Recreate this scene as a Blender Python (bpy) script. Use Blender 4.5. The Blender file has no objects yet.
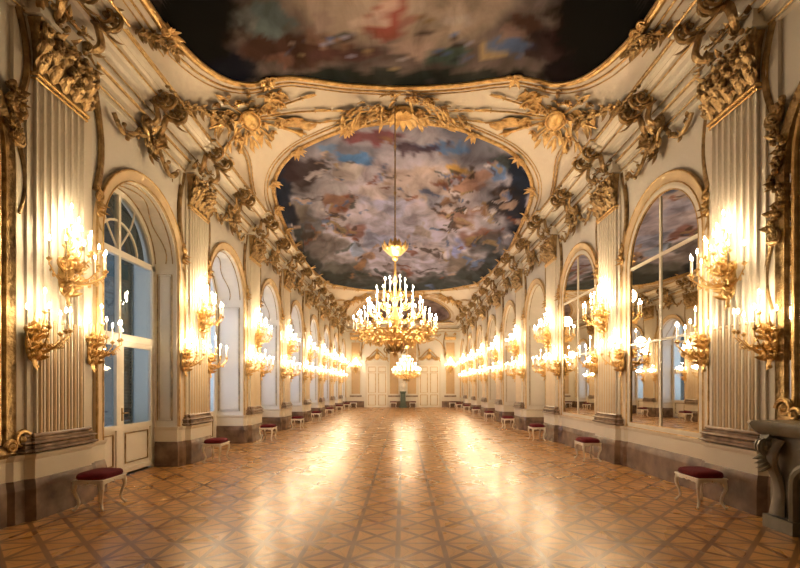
import bpy, math, random
from mathutils import Vector as V, Matrix, noise
R = random.Random(7)
PI = math.pi
sc = bpy.context.scene
col = sc.collection

# ------------------------------------------------------------------ camera, world, light, exposure
F, VX, HY, EYE = 450.0, 403.0, 387.5, 1.75      # focal length in px of 800, principal point of the room axis, eye height
cam = bpy.data.cameras.new('camera'); co = bpy.data.objects.new('camera', cam); col.objects.link(co)
cam.sensor_width = 36; cam.lens = 36 * F / 800; co.location = (0, 0, EYE); co.rotation_euler = (PI / 2, 0, 0)
cam.shift_x = -(VX - 400) / 800; cam.shift_y = (HY - 284) / 800; cam.clip_start = .05; cam.clip_end = 200
sc.camera = co
w = bpy.data.worlds.new('dusk_sky'); sc.world = w; w.use_nodes = True
w.node_tree.nodes['Background'].inputs[0].default_value = (.40, .52, .56, 1)
w.node_tree.nodes['Background'].inputs[1].default_value = 0.14
sc.view_settings.view_transform = 'Standard'; sc.view_settings.look = 'None'
sc.view_settings.exposure = 0.74; sc.view_settings.gamma = 1; sc.view_settings.use_curve_mapping = False
sc.cycles.max_bounces = 7; sc.cycles.diffuse_bounces = 4; sc.cycles.glossy_bounces = 4
sc.cycles.transparent_max_bounces = 8; sc.cycles.caustics_reflective = False; sc.cycles.caustics_refractive = False
sc.cycles.sample_clamp_indirect = 4; sc.cycles.use_light_tree = True
UP_W, LOW_W, CH_W = 40.0, 19.0, 48.0             # watts of the large sconces, small sconces, each chandelier light
WARM = (1.0, .73, .43)
FLAME_E = 80.0
DAY_W = 42.0                                      # dusk daylight outside each left window

# ------------------------------------------------------------------ dimensions
W = 5.02; P0 = 6.68; PITCH = 4.12; YB = -4.6; YE = 39.6
PIL = [P0 + PITCH * i for i in range(-2, 8)]     # pilaster centres; index 2 is the nearest seen
PILS = [[y - (.22 if i == 2 else 0) for i, y in enumerate(PIL)], PIL]
BAY = [P0 - PITCH / 2 + PITCH * i for i in range(-1, 9)]  # BAY[1] = bay 0 (beside the camera)
RO, ZS = 1.24, 4.36                              # arch opening radius, springing height
ND = .52; ND2 = .86                              # niche depth of the first window, of all others
XS, ZSP, RISE = 4.55, 7.20, 1.35                 # vault springing and rise
CYM, CYL = (YB + YE) / 2, (YE - YB) / 2 - .02

# ------------------------------------------------------------------ materials
def mat(name, rgb, rough=.5, metal=0., noise_amt=0., nscale=6., bump=0., bscale=40., dark=None, spec=None):
    m = bpy.data.materials.new(name); m.use_nodes = True; nt = m.node_tree; b = nt.nodes['Principled BSDF']
    b.inputs['Base Color'].default_value = (*rgb, 1); b.inputs['Roughness'].default_value = rough
    b.inputs['Metallic'].default_value = metal
    if spec is not None: b.inputs['Specular IOR Level'].default_value = spec
    tc = nt.nodes.new('ShaderNodeTexCoord')
    if noise_amt or dark:
        n = nt.nodes.new('ShaderNodeTexNoise'); n.inputs['Scale'].default_value = nscale; n.inputs['Detail'].default_value = 6
        nt.links.new(tc.outputs['Object'], n.inputs['Vector'])
        r = nt.nodes.new('ShaderNodeValToRGB'); r.color_ramp.elements[0].position = .3; r.color_ramp.elements[1].position = .7
        d = dark or tuple(c * (1 - noise_amt) for c in rgb)
        r.color_ramp.elements[0].color = (*d, 1); r.color_ramp.elements[1].color = (*rgb, 1)
        nt.links.new(n.outputs['Fac'], r.inputs['Fac']); nt.links.new(r.outputs['Color'], b.inputs['Base Color'])
    if bump:
        n2 = nt.nodes.new('ShaderNodeTexNoise'); n2.inputs['Scale'].default_value = bscale
        nt.links.new(tc.outputs['Object'], n2.inputs['Vector'])
        bp = nt.nodes.new('ShaderNodeBump'); bp.inputs['Strength'].default_value = bump; bp.inputs['Distance'].default_value = .02
        nt.links.new(n2.outputs['Fac'], bp.inputs['Height']); nt.links.new(bp.outputs['Normal'], b.inputs['Normal'])
    return m
def emis(name, rgb, e):
    m = bpy.data.materials.new(name); m.use_nodes = True; nt = m.node_tree; nt.nodes.remove(nt.nodes['Principled BSDF'])
    em = nt.nodes.new('ShaderNodeEmission'); em.inputs[0].default_value = (*rgb, 1); em.inputs[1].default_value = e
    nt.links.new(em.outputs[0], nt.nodes['Material Output'].inputs[0])
    m.cycles.emission_sampling = 'NONE'
    return m
M = {}
M['cream'] = mat('cream_stucco', (.80, .74, .62), .42, noise_amt=.07, nscale=1.5)
M['panel'] = mat('ivory_panel', (.82, .78, .69), .38, noise_amt=.05, nscale=2)
M['ceil'] = mat('ceiling_stucco', (.80, .72, .60), .6, noise_amt=.08, nscale=.8)
M['gilt'] = mat('gilding', (.78, .55, .25), .38, .85, dark=(.42, .26, .10), nscale=9, bump=.5, bscale=45)
M['gold'] = mat('bright_gilding', (.92, .66, .30), .32, .85, dark=(.62, .40, .15), nscale=12, bump=.4, bscale=60)
M['oldgilt'] = mat('aged_gilding', (.58, .41, .19), .40, .8, dark=(.20, .13, .06), nscale=7, bump=.6, bscale=30)
M['marble'] = mat('brown_marble', (.27, .175, .115), .25, dark=(.09, .055, .04), nscale=3.5)
M['basegrey'] = mat('veined_base_stone', (.42, .31, .22), .3, dark=(.12, .075, .05), nscale=5)
M['mantel'] = mat('grey_marble', (.27, .25, .20), .3, dark=(.16, .15, .125), nscale=4)
M['velvet'] = mat('crimson_velvet', (.13, .008, .015), .85, noise_amt=.3, nscale=20, bump=.3, bscale=160, spec=.15)
M['white'] = mat('ivory_lacquer', (.88, .83, .72), .3)
M['ochre'] = mat('ochre_panel', (.62, .42, .22), .45, noise_amt=.1, nscale=3)
M['honey'] = mat('honey_moulding', (.78, .60, .36), .4, noise_amt=.15, nscale=4)
M['shutter'] = mat('dark_green_shutter', (.045, .085, .10), .5)
M['dark'] = mat('dark_iron', (.02, .018, .016), .5, .3)
M['wick'] = mat('candle_wax', (.9, .86, .76), .5)
M['stove'] = mat('dark_green_plinth', (.05, .075, .05), .4)
M['mirror'] = mat('mirror_glass', (.80, .77, .70), .015, 1.)
M['flame'] = emis('lit_bulb', (1., .80, .52), FLAME_E)
def glass_mat():
    m = bpy.data.materials.new('window_glass'); m.use_nodes = True; nt = m.node_tree; nt.nodes.remove(nt.nodes['Principled BSDF'])
    t = nt.nodes.new('ShaderNodeBsdfTransparent'); t.inputs[0].default_value = (.9, .95, 1, 1)
    g = nt.nodes.new('ShaderNodeBsdfGlossy'); g.inputs['Roughness'].default_value = .02
    lw = nt.nodes.new('ShaderNodeLayerWeight'); lw.inputs[0].default_value = .5
    pw = nt.nodes.new('ShaderNodeMath'); pw.operation = 'POWER'; pw.inputs[1].default_value = 4; nt.links.new(lw.outputs['Facing'], pw.inputs[0])
    fr = nt.nodes.new('ShaderNodeMath'); fr.operation = 'MULTIPLY_ADD'; fr.inputs[1].default_value = .8; fr.inputs[2].default_value = .05; nt.links.new(pw.outputs[0], fr.inputs[0])
    mx = nt.nodes.new('ShaderNodeMixShader')
    nt.links.new(fr.outputs[0], mx.inputs[0]); nt.links.new(t.outputs[0], mx.inputs[1]); nt.links.new(g.outputs[0], mx.inputs[2])
    nt.links.new(mx.outputs[0], nt.nodes['Material Output'].inputs[0]); return m
M['glass'] = glass_mat()
def floor_mat():
    m = bpy.data.materials.new('star_parquet'); m.use_nodes = True; nt = m.node_tree; L = nt.links; b = nt.nodes['Principled BSDF']
    def mth(op, a, c=None, clamp=False):
        n = nt.nodes.new('ShaderNodeMath'); n.operation = op; n.use_clamp = clamp
        for i, s in enumerate((a, c)):
            if s is None: continue
            if isinstance(s, (int, float)): n.inputs[i].default_value = s
            else: L.new(s, n.inputs[i])
        return n.outputs[0]
    tc = nt.nodes.new('ShaderNodeTexCoord'); sp = nt.nodes.new('ShaderNodeSeparateXYZ'); L.new(tc.outputs['Object'], sp.inputs[0])
    c = .502
    gx = mth('DIVIDE', mth('ADD', sp.outputs[0], .056 + 10 * c), c); gy = mth('DIVIDE', mth('ADD', sp.outputs[1], -5.06 + 20 * c), c)
    u = mth('FRACT', gx); v = mth('FRACT', gy)
    cu = mth('ABSOLUTE', mth('SUBTRACT', u, .5)); cv = mth('ABSOLUTE', mth('SUBTRACT', v, .5))
    def below(x, wd, s=.012):   # 1 when x<wd
        return mth('DIVIDE', mth('SUBTRACT', wd + s, x), 2 * s, True)
    sx = below(mth('SUBTRACT', .5, cu), .055); sy = below(mth('SUBTRACT', .5, cv), .036)
    d1 = below(mth('ABSOLUTE', mth('SUBTRACT', u, v)), .078, .014); d2 = below(mth('ABSOLUTE', mth('SUBTRACT', mth('ADD', u, v), 1)), .078, .014)
    pc = mth('SUBTRACT', .5, cu); qc = mth('SUBTRACT', .5, cv)
    r1 = below(mth('ABSOLUTE', mth('SUBTRACT', qc, mth('MULTIPLY', pc, .45))), .008, .008); r2 = below(mth('ABSOLUTE', mth('SUBTRACT', pc, mth('MULTIPLY', qc, .45))), .008, .008)
    ray = mth('MULTIPLY', mth('MAXIMUM', r1, r2), .5)
    st = mth('MAXIMUM', mth('MAXIMUM', mth('MAXIMUM', sx, sy), mth('MAXIMUM', d1, d2)), ray)
    hor = mth('GREATER_THAN', cu, cv)     # side triangles against front and back triangles
    # per triangle random tone
    cb = nt.nodes.new('ShaderNodeCombineXYZ')
    L.new(mth('ADD', mth('FLOOR', gx), mth('MULTIPLY', hor, 31.7)), cb.inputs[0])
    L.new(mth('ADD', mth('FLOOR', gy), mth('MULTIPLY', mth('GREATER_THAN', mth('ADD', u, v), 1), 17.3)), cb.inputs[1])
    wn = nt.nodes.new('ShaderNodeTexWhiteNoise'); wn.noise_dimensions = '3D'; L.new(cb.outputs[0], wn.inputs['Vector'])
    # grain
    mp = nt.nodes.new('ShaderNodeMapping'); mp.inputs['Scale'].default_value = (2, 22, 1); L.new(tc.outputs['Object'], mp.inputs[0])
    gn = nt.nodes.new('ShaderNodeTexNoise'); gn.inputs['Scale'].default_value = 3; gn.inputs['Detail'].default_value = 5; L.new(mp.outputs[0], gn.inputs['Vector'])
    mp2 = nt.nodes.new('ShaderNodeMapping'); mp2.inputs['Scale'].default_value = (22, 2, 1); L.new(tc.outputs['Object'], mp2.inputs[0])
    gn2 = nt.nodes.new('ShaderNodeTexNoise'); gn2.inputs['Scale'].default_value = 3; gn2.inputs['Detail'].default_value = 5; L.new(mp2.outputs[0], gn2.inputs['Vector'])
    mg = nt.nodes.new('ShaderNodeMix'); L.new(hor, mg.inputs[0]); L.new(gn.outputs['Fac'], mg.inputs[2]); L.new(gn2.outputs['Fac'], mg.inputs[3])
    tone = mth('ADD', mth('MULTIPLY', wn.outputs['Value'], .45), mth('MULTIPLY', mg.outputs[0], .75), True)
    cr = nt.nodes.new('ShaderNodeValToRGB'); cr.color_ramp.elements[0].position = .15; cr.color_ramp.elements[1].position = .9
    cr.color_ramp.elements[0].color = (.46, .215, .06, 1); cr.color_ramp.elements[1].color = (.74, .40, .125, 1); L.new(tone, cr.inputs[0])
    mx = nt.nodes.new('ShaderNodeMix'); mx.data_type = 'RGBA'; L.new(mth('MULTIPLY', st, .85), mx.inputs[0]); L.new(cr.outputs[0], mx.inputs[6])
    mx.inputs[7].default_value = (.16, .062, .022, 1); L.new(mx.outputs[2], b.inputs['Base Color'])
    rn = nt.nodes.new('ShaderNodeTexNoise'); rn.inputs['Scale'].default_value = 1.3; L.new(tc.outputs['Object'], rn.inputs['Vector'])
    L.new(mth('ADD', mth('MULTIPLY', rn.outputs['Fac'], .12), .22), b.inputs['Roughness'])
    b.inputs['Specular IOR Level'].default_value = .5
    wv = nt.nodes.new('ShaderNodeTexNoise'); wv.inputs['Scale'].default_value = 2.2; wv.inputs['Detail'].default_value = 0; L.new(tc.outputs['Object'], wv.inputs['Vector'])
    hs = wv.outputs['Fac']
    bp = nt.nodes.new('ShaderNodeBump'); bp.inputs['Strength'].default_value = .08; bp.inputs['Distance'].default_value = .005
    L.new(hs, bp.inputs['Height']); L.new(bp.outputs[0], b.inputs['Normal'])
    return m
M['floor'] = floor_mat()
def paint_mat():
    m = bpy.data.materials.new('painted_sky'); m.use_nodes = True; nt = m.node_tree; L = nt.links; b = nt.nodes['Principled BSDF']
    a = nt.nodes.new('ShaderNodeVertexColor'); a.layer_name = 'pigment'
    tc = nt.nodes.new('ShaderNodeTexCoord')
    mp = nt.nodes.new('ShaderNodeMapping'); mp.inputs['Scale'].default_value = (1, .55, 1); L.new(tc.outputs['Object'], mp.inputs[0])
    n = nt.nodes.new('ShaderNodeTexNoise'); n.inputs['Scale'].default_value = 1.5; n.inputs['Detail'].default_value = 7; n.inputs['Distortion'].default_value = .5
    L.new(mp.outputs[0], n.inputs['Vector'])
    r = nt.nodes.new('ShaderNodeValToRGB'); r.color_ramp.elements[0].position = .34; r.color_ramp.elements[1].position = .66
    r.color_ramp.elements[0].color = (.42, .38, .36, 1); r.color_ramp.elements[1].color = (1.5, 1.48, 1.46, 1)
    L.new(n.outputs['Fac'], r.inputs[0])
    mx = nt.nodes.new('ShaderNodeMix'); mx.data_type = 'RGBA'; mx.blend_type = 'MULTIPLY'; mx.inputs[0].default_value = .8
    L.new(a.outputs[0], mx.inputs[6]); L.new(r.outputs[0], mx.inputs[7]); L.new(mx.outputs[2], b.inputs['Base Color'])
    b.inputs['Roughness'].default_value = .6; b.inputs['Specular IOR Level'].default_value = .04
    return m
M['paint'] = paint_mat()

# ------------------------------------------------------------------ mesh helper
class MB:
    def __init__(s, mp=None): s.v = []; s.f = []; s.m = []; s.mp = mp
    def add(s, vs, fs, m=0):
        n = len(s.v)
        s.v += [tuple(s.mp(*p)) if s.mp else tuple(p) for p in vs]
        s.f += [tuple(i + n for i in f) for f in fs]; s.m += [m] * len(fs); return s
    def box(s, x0, x1, y0, y1, z0, z1, m=0):
        vs = [(x, y, z) for x in (x0, x1) for y in (y0, y1) for z in (z0, z1)]
        return s.add(vs, [(0, 1, 3, 2), (4, 6, 7, 5), (0, 4, 5, 1), (2, 3, 7, 6), (0, 2, 6, 4), (1, 5, 7, 3)], m)
    def quad(s, a, b, c, d, m=0): return s.add([a, b, c, d], [(0, 1, 2, 3)], m)
    def rings(s, rs, m=0, closed=False, caps=True):
        n = len(rs[0]); vs = [p for r in rs for p in r]; fs = []
        k = len(rs)
        for i in range(k if closed else k - 1):
            a, b = i * n, ((i + 1) % k) * n
            for j in range(n): fs.append((a + j, a + (j + 1) % n, b + (j + 1) % n, b + j))
        if caps and not closed: fs.append(tuple(range(n - 1, -1, -1))); fs.append(tuple((k - 1) * n + j for j in range(n)))
        return s.add(vs, fs, m)
    def tube(s, pts, r, n=6, m=0, closed=False):
        pts = [V(p) for p in pts]; k = len(pts)
        if not isinstance(r, (list, tuple)): r = [r] * k
        T = []
        for i in range(k):
            a = pts[(i - 1) % k] if (closed or i > 0) else pts[i]; b = pts[(i + 1) % k] if (closed or i < k - 1) else pts[i]
            t = (b - a); T.append(t.normalized() if t.length > 1e-9 else V((0, 0, 1)))
        u = T[0].orthogonal().normalized(); rs = []
        for i in range(k):
            u = (u - T[i] * u.dot(T[i])); u = u.normalized() if u.length > 1e-6 else T[i].orthogonal().normalized()
            w_ = T[i].cross(u)
            rs.append([pts[i] + (u * math.cos(2 * PI * j / n) + w_ * math.sin(2 * PI * j / n)) * r[i] for j in range(n)])
        return s.rings(rs, m, closed)
    def ribbon(s, pts, side, wa, wb, n=6, m=0):
        pts = [V(p) for p in pts]; k = len(pts); side = V(side).normalized(); rs = []
        for i in range(k):
            t = (pts[min(i + 1, k - 1)] - pts[max(i - 1, 0)]).normalized(); up = side.cross(t)
            up = up.normalized() if up.length > 1e-6 else t.orthogonal()
            a = wa[i] if isinstance(wa, list) else wa; b = wb[i] if isinstance(wb, list) else wb
            rs.append([pts[i] + side * math.cos(2 * PI * j / n) * a + up * math.sin(2 * PI * j / n) * b for j in range(n)])
        return s.rings(rs, m)
    def leaf(s, p, d, nr, L, Wd, curl=.3, m=0, k=5, n=6):
        p = V(p); d = V(d).normalized(); nr = V(nr); nr = (nr - d * nr.dot(d)).normalized()
        pts = []; wa = []; 
        for i in range(k + 1):
            t = i / k; pts.append(p + d * (L * (t - .25 * curl * t ** 3)) + nr * (L * curl * t * t)); wa.append(max(.06, math.sin(PI * (t * .86 + .12))) * Wd / 2)
        return s.ribbon(pts, d.cross(nr), wa, [x * .35 for x in wa], n, m)
    def scroll(s, c, e1, e2, rad, turns=1.3, r=.02, a0=0., m=0, k=16, n=6, tail=None):
        c = V(c); e1 = V(e1); e2 = V(e2); pts = []; rr = []
        if tail is not None: pts.append(V(tail)); rr.append(r * .7)
        for i in range(k + 1):
            t = i / k; a = a0 + turns * 2 * PI * t; q = rad * (1 - .8 * t)
            pts.append(c + e1 * math.cos(a) * q + e2 * math.sin(a) * q); rr.append(r * (1 - .25 * t))
        s.tube(pts, rr, n, m); return s.ball(c, r * 1.7, m=m, k=6)
    def ball(s, c, r, sc_=(1, 1, 1), m=0, k=8):
        c = V(c); vs = []; fs = []; h = max(4, k // 2 + 1)
        for i in range(1, h):
            ph = PI * i / h
            for j in range(k):
                th = 2 * PI * j / k; vs.append((c.x + r * sc_[0] * math.sin(ph) * math.cos(th), c.y + r * sc_[1] * math.sin(ph) * math.sin(th), c.z + r * sc_[2] * math.cos(ph)))
        a = len(vs); vs += [(c.x, c.y, c.z + r * sc_[2]), (c.x, c.y, c.z - r * sc_[2])]
        for i in range(h - 2):
            for j in range(k): fs.append((i * k + j, i * k + (j + 1) % k, (i + 1) * k + (j + 1) % k, (i + 1) * k + j))
        for j in range(k): fs.append((a, (j + 1) % k, j)); fs.append((a + 1, (h - 2) * k + j, (h - 2) * k + (j + 1) % k))
        return s.add(vs, fs, m)
    def lathe(s, prof, c=(0, 0, 0), n=16, m=0):
        rs = [[(c[0] + max(r, .0005) * math.cos(2 * PI * j / n), c[1] + max(r, .0005) * math.sin(2 * PI * j / n), c[2] + z) for j in range(n)] for r, z in prof]
        return s.rings(rs, m)
    def sweep(s, path, normals, prof, closed=False, m=0):
        path = [V(p) for p in path]; k = len(path); rs = []
        for i in range(k):
            a = path[(i - 1) % k] if (closed or i > 0) else None; b = path[(i + 1) % k] if (closed or i < k - 1) else None
            t1 = (path[i] - a).normalized() if a is not None else None; t2 = (b - path[i]).normalized() if b is not None else None
            t = ((t1 or t2) + (t2 or t1)).normalized(); N = V(normals[i] if isinstance(normals, list) else normals)
            N = (N - t * N.dot(t)).normalized(); B = t.cross(N)
            ms = 1 / max(.35, t.dot(t2 or t1))
            rs.append([path[i] + B * (pb * ms) + N * pn for pb, pn in prof])
        return s.rings(rs, m, closed)
    def flower(s, c, nr, r, m=0, n=5):
        c = V(c); nr = V(nr).normalized(); e = nr.orthogonal().normalized(); f = nr.cross(e)
        s.ball(c + nr * r * .3, r * .3, m=m, k=6)
        for j in range(n):
            a = 2 * PI * j / n; s.leaf(c, e * math.cos(a) + f * math.sin(a), nr, r, r * .7, .35, m, 3, 5)
        return s
    def build(s, name, ms, parent=None, smooth=True, loc=None, rz=0):
        me = bpy.data.meshes.new(name); me.from_pydata(s.v, [], s.f)
        if not isinstance(ms, (list, tuple)): ms = [ms]
        for x in ms: me.materials.append(x)
        me.polygons.foreach_set('material_index', s.m)
        me.update()
        import bmesh
        bm = bmesh.new(); bm.from_mesh(me); bmesh.ops.recalc_face_normals(bm, faces=bm.faces); bm.to_mesh(me); bm.free()
        if smooth:
            me.polygons.foreach_set('use_smooth', [True] * len(me.polygons))
            try: me.set_sharp_from_angle(angle=math.radians(38))
            except Exception: pass
        o = bpy.data.objects.new(name, me); col.objects.link(o)
        if parent is not None: o.parent = parent
        if loc is not None: o.location = loc
        o.rotation_euler[2] = rz
        return o
def tag(o, label=None, cat=None, group=None, kind=None):
    if label: o['label'] = label
    if cat: o['category'] = cat
    if group: o['group'] = group
    if kind: o['kind'] = kind
    return o
def empty(name, loc=(0, 0, 0), rz=0, **k):
    o = bpy.data.objects.new(name, None); o.empty_display_size = .1; col.objects.link(o); o.location = loc; o.rotation_euler[2] = rz
    return tag(o, **k)
def kids(o): return [x for x in bpy.data.objects if x.parent == o]
def copy_tree(o, parent=None):
    c = o.copy(); col.objects.link(c)
    if parent is not None: c.parent = parent
    for ch in KIDS.get(o.name, []): copy_tree(ch, c)
    return c
KIDS = {}
def index_kids():
    KIDS.clear()
    for x in bpy.data.objects:
        if x.parent is not None: KIDS.setdefault(x.parent.name, []).append(x)
def duplicate(root, loc, rz, label, group=None):
    c = copy_tree(root); c.location = loc; c.rotation_euler[2] = rz; c['label'] = label
    if group: c['group'] = group
    return c
ORD = ['first', 'second', 'third', 'fourth', 'fifth', 'sixth', 'seventh', 'eighth', 'ninth', 'tenth']
SIDE = ('left', 'right')
def wall_loc(side, y): return ((-W if side == 0 else W), y, 0), (0 if side == 0 else PI)

# ------------------------------------------------------------------ vault
def vz(X, Y):
    a = max(0., 1 - min(1, abs(X / XS)) ** 2.5); b = max(0., 1 - min(1., abs((Y - CYM) / CYL)) ** 12)
    return ZSP + RISE * math.sqrt(a * b)
def vn(X, Y):   # normal pointing into the room
    e = .01; dx = (vz(X + e, Y) - vz(X - e, Y)) / (2 * e); dy = (vz(X, Y + e) - vz(X, Y - e)) / (2 * e)
    return V((dx, dy, -1)).normalized()
NT = 400
_tx = [XS * math.sin(PI / 2 * i / NT) for i in range(NT + 1)]; _ts = [0.]
for i in range(NT): _ts.append(_ts[-1] + math.hypot(_tx[i + 1] - _tx[i], vz(_tx[i + 1], CYM) - vz(_tx[i], CYM)))
SMAX = _ts[-1]
import bisect
def s2x(s):
    a = min(abs(s), SMAX - 1e-4); i = min(NT - 1, max(0, bisect.bisect_right(_ts, a) - 1)); t = (a - _ts[i]) / (_ts[i + 1] - _ts[i])
    x = _tx[i] + (_tx[i + 1] - _tx[i]) * t; return x if s >= 0 else -x
def x2s(x):
    a = min(abs(x), XS - 1e-5); i = min(NT - 1, max(0, bisect.bisect_right(_tx, a) - 1)); t = (a - _tx[i]) / (_tx[i + 1] - _tx[i])
    s_ = _ts[i] + (_ts[i + 1] - _ts[i]) * t; return s_ if x >= 0 else -s_
def vp(s, Y, h=0.):
    X = s2x(s); return V((X, Y, vz(X, Y))) + vn(X, Y) * h
def unproj(px, py):
    u = (px - VX) / F; q = (HY - py) / F; lo, hi = .5, min(YE - .1, (XS - .001) / max(1e-6, abs(u)))
    for _ in range(60):
        m_ = (lo + hi) / 2
        if EYE + q * m_ < vz(u * m_, m_): lo = m_
        else: hi = m_
    return x2s(u * lo), lo

# ------------------------------------------------------------------ room shell
mb = MB(); mb.quad((-W - ND2 - .5, YB, 0), (W + ND2 + .5, YB, 0), (W + ND2 + .5, YE, 0), (-W - ND2 - .5, YE, 0))
mb.build('floor', M['floor'], smooth=False)['kind'] = 'structure'
mb = MB(); NX, NY = 64, 90; g = []
ys = [CYM + CYL * math.sin(PI / 2 * (2 * j / NY - 1)) for j in range(NY + 1)]
ys = sorted(set(ys)); 
for y in ys:
    for i in range(NX + 1):
        x = XS * math.sin(PI / 2 * (2 * i / NX - 1)); g.append((x, y, vz(x, y)))
nx = NX + 1
mb.add(g, [(j * nx + i, j * nx + i + 1, (j + 1) * nx + i + 1, (j + 1) * nx + i) for j in range(len(ys) - 1) for i in range(NX)])
ceiling = mb.build('ceiling', M['ceil']); ceiling['kind'] = 'structure'
# blind top over the cornice ledge
NICHE_L = list(range(2, 10)); NICHE_L.remove(9) if False else None
def arch_pts(r, z0, n=20, zs=ZS):
    return [(-r, z0)] + [(r * -math.cos(PI * i / n), zs + r * math.sin(PI * i / n)) for i in range(n + 1)] + [(r, z0)]
def bay_kind(side, k):           # k index in BAY; 1 = beside the camera
    if k <= 1: return 'panel'
    if side == 1 and k in (2, 3): return 'mirror'
    return 'niche'
def build_wall(side):
    mb = MB(); top = 7.3
    y = YB
    for k, yc in enumerate(BAY):
        if bay_kind(side, k) != 'niche': continue
        mb.quad((0, y, 0), (0, yc - RO, 0), (0, yc - RO, top), (0, y, top)); y = yc + RO
        ap = arch_pts(RO, 0)[1:-1]
        for (a, za), (b, zb) in zip(ap, ap[1:]): mb.quad((0, yc + a, za), (0, yc + b, zb), (0, yc + b, top), (0, yc + a, top))
        ap = arch_pts(RO, 0); nd = ND if k == 2 else ND2
        for (a, za), (b, zb) in zip(ap, ap[1:]): mb.quad((0, yc + a, za), (0, yc + b, zb), (-nd, yc + b, zb), (-nd, yc + a, za))
    mb.quad((0, y, 0), (0, YE, 0), (0, YE, top), (0, y, top))
    if side == 1: mb.v = [(-x, y, z) for x, y, z in mb.v]
    # closing face behind everything, so that no daylight leaks round the niches (openings stay open)
    return mb.build('wall_' + SIDE[side], M['panel'], loc=((-W if side == 0 else W), 0, 0), smooth=False)
for sd in (0, 1): build_wall(sd)['kind'] = 'structure'
MB().quad((-W, YE, 0), (W, YE, 0), (W, YE, 7.4), (-W, YE, 7.4)).build('wall_far', M['panel'], smooth=False)['kind'] = 'structure'
MB().quad((-W, YB, 0), (W, YB, 0), (W, YB, 7.4), (-W, YB, 7.4)).build('wall_back', M['panel'], smooth=False)['kind'] = 'structure'

# plan path of dado and base (out and in round the pilasters)
def plan_paths(side):
    segs = []; cur = [(0, YB)]
    ev = [('p', y) for y in PILS[side]] + [('n' if k == 2 else 'm', y) for k, y in enumerate(BAY) if bay_kind(side, k) == 'niche']
    for kind, y in sorted(ev, key=lambda e: e[1]):
        if kind == 'p':
            cur += [(0, y - .80), (.05, y - .74), (.05, y - .58), (.15, y - .52), (.15, y + .52), (.05, y + .58), (.05, y + .74), (0, y + .80)]
        else:
            nd = ND if kind == 'n' else ND2; cur += [(0, y - RO), (-nd, y - RO)]; segs.append(cur); cur = [(-nd, y + RO), (0, y + RO)]
    cur.append((0, YE)); segs.append(cur); return segs
def band(side, prof, name, m, kind='structure'):
    mb = MB()
    for sg in plan_paths(side):
        mb.sweep([(x, y, 0) for x, y in sg], V((0, 0, 1)), prof)
    if side == 1: mb.v = [(-x, y, z) for x, y, z in mb.v]
    o = mb.build(name, m, smooth=False, loc=((-W if side == 0 else W), 0, 0)); o['kind'] = kind; return o
TR = [0]
def trim_name(): TR[0] += 1; return 'trim_%d' % TR[0]
# sweep side vector B = t x up = +x for t=+y
for sd in (0, 1):
    band(sd, [(-.05, 0), (.055, 0), (.055, .42), (.04, .50), (.03, .55), (-.05, .55)], 'baseboard_' + SIDE[sd], M['marble'])
    band(sd, [(-.05, .55), (.028, .55), (.028, .80), (.05, .84), (.06, .88), (-.05, .88)], trim_name(), M['cream'])

# ------------------------------------------------------------------ entablature: (x offset from wall into room, z)
def run(prof, name, m, y0=YB, y1=YE):
    for sd in (0, 1):
        mb = MB(); mb.rings([[(x, y, z) for x, z in prof] for y in (y0, y1)])
        if sd: mb.v = [(-x, y, z) for x, y, z in mb.v]
        o = mb.build(trim_name(), m, smooth=False, loc=((-W if sd == 0 else W), 0, 0)); o['kind'] = 'structure'
def run_end(prof, m):
    for yy, sg in ((YE, -1), (YB, 1)):
        mb = MB(); mb.rings([[(x, yy + sg * d, z) for d, z in prof] for x in (-W, W)])
        o = mb.build(trim_name(), m, smooth=False); o['kind'] = 'structure'
D = W - XS
arch_p = [(-.02, 6.62), (.07, 6.62), (.07, 6.70), (.10, 6.71), (.10, 6.80), (.16, 6.86), (.17, 6.92), (.06, 6.95), (-.02, 6.95)]
frieze = [(-.02, 6.94), (.05, 6.94)] + [(.05 + .30 * (1 - math.cos(PI / 2 * i / 6)), 6.94 + .24 * math.sin(PI / 2 * i / 6)) for i in range(1, 7)] + [(.36, 7.22), (-.02, 7.22)]
corn = [(-.02, 7.18), (.36, 7.18), (.42, 7.20), (.46, 7.25), (.52, 7.27), (.60, 7.30), (.64, 7.36), (.58, 7.40), (D - .02, 7.42), (-.02, 7.42)]
for pr, m in ((arch_p, M['cream']), (frieze, M['panel']), (corn, M['cream'])):
    run(pr, '', m); run_end(pr, m)
def bead(x, z, r, m=M['gilt']):
    pr = [(x + r * math.cos(2 * PI * i / 6), z + r * math.sin(2 * PI * i / 6)) for i in range(6)]
    run(pr, '', m); run_end(pr, m)
bead(.20, 7.05, .014, M['oldgilt']); bead(.10, 6.965, .016, M['oldgilt']); bead(.175, 6.86, .012, M['oldgilt']); bead(.17, 6.90, .020); bead(.085, 6.66, .014); bead(.655, 7.36, .024); bead(.43, 7.21, .018); bead(.53, 7.285, .012, M['oldgilt'])
# moulded band on the vault just above the cornice
for sd in (-1, 1):
    for off, r in ((.12, .016), (.24, .022), (.34, .012)):
        mb = MB(); mb.tube([vp(sd * (SMAX - off), YB + 1.2 + (YE - YB - 2.4) * i / 60, .012) for i in range(61)], r, 6)
        mb.build(trim_name(), M['gilt'])['kind'] = 'structure'

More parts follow.
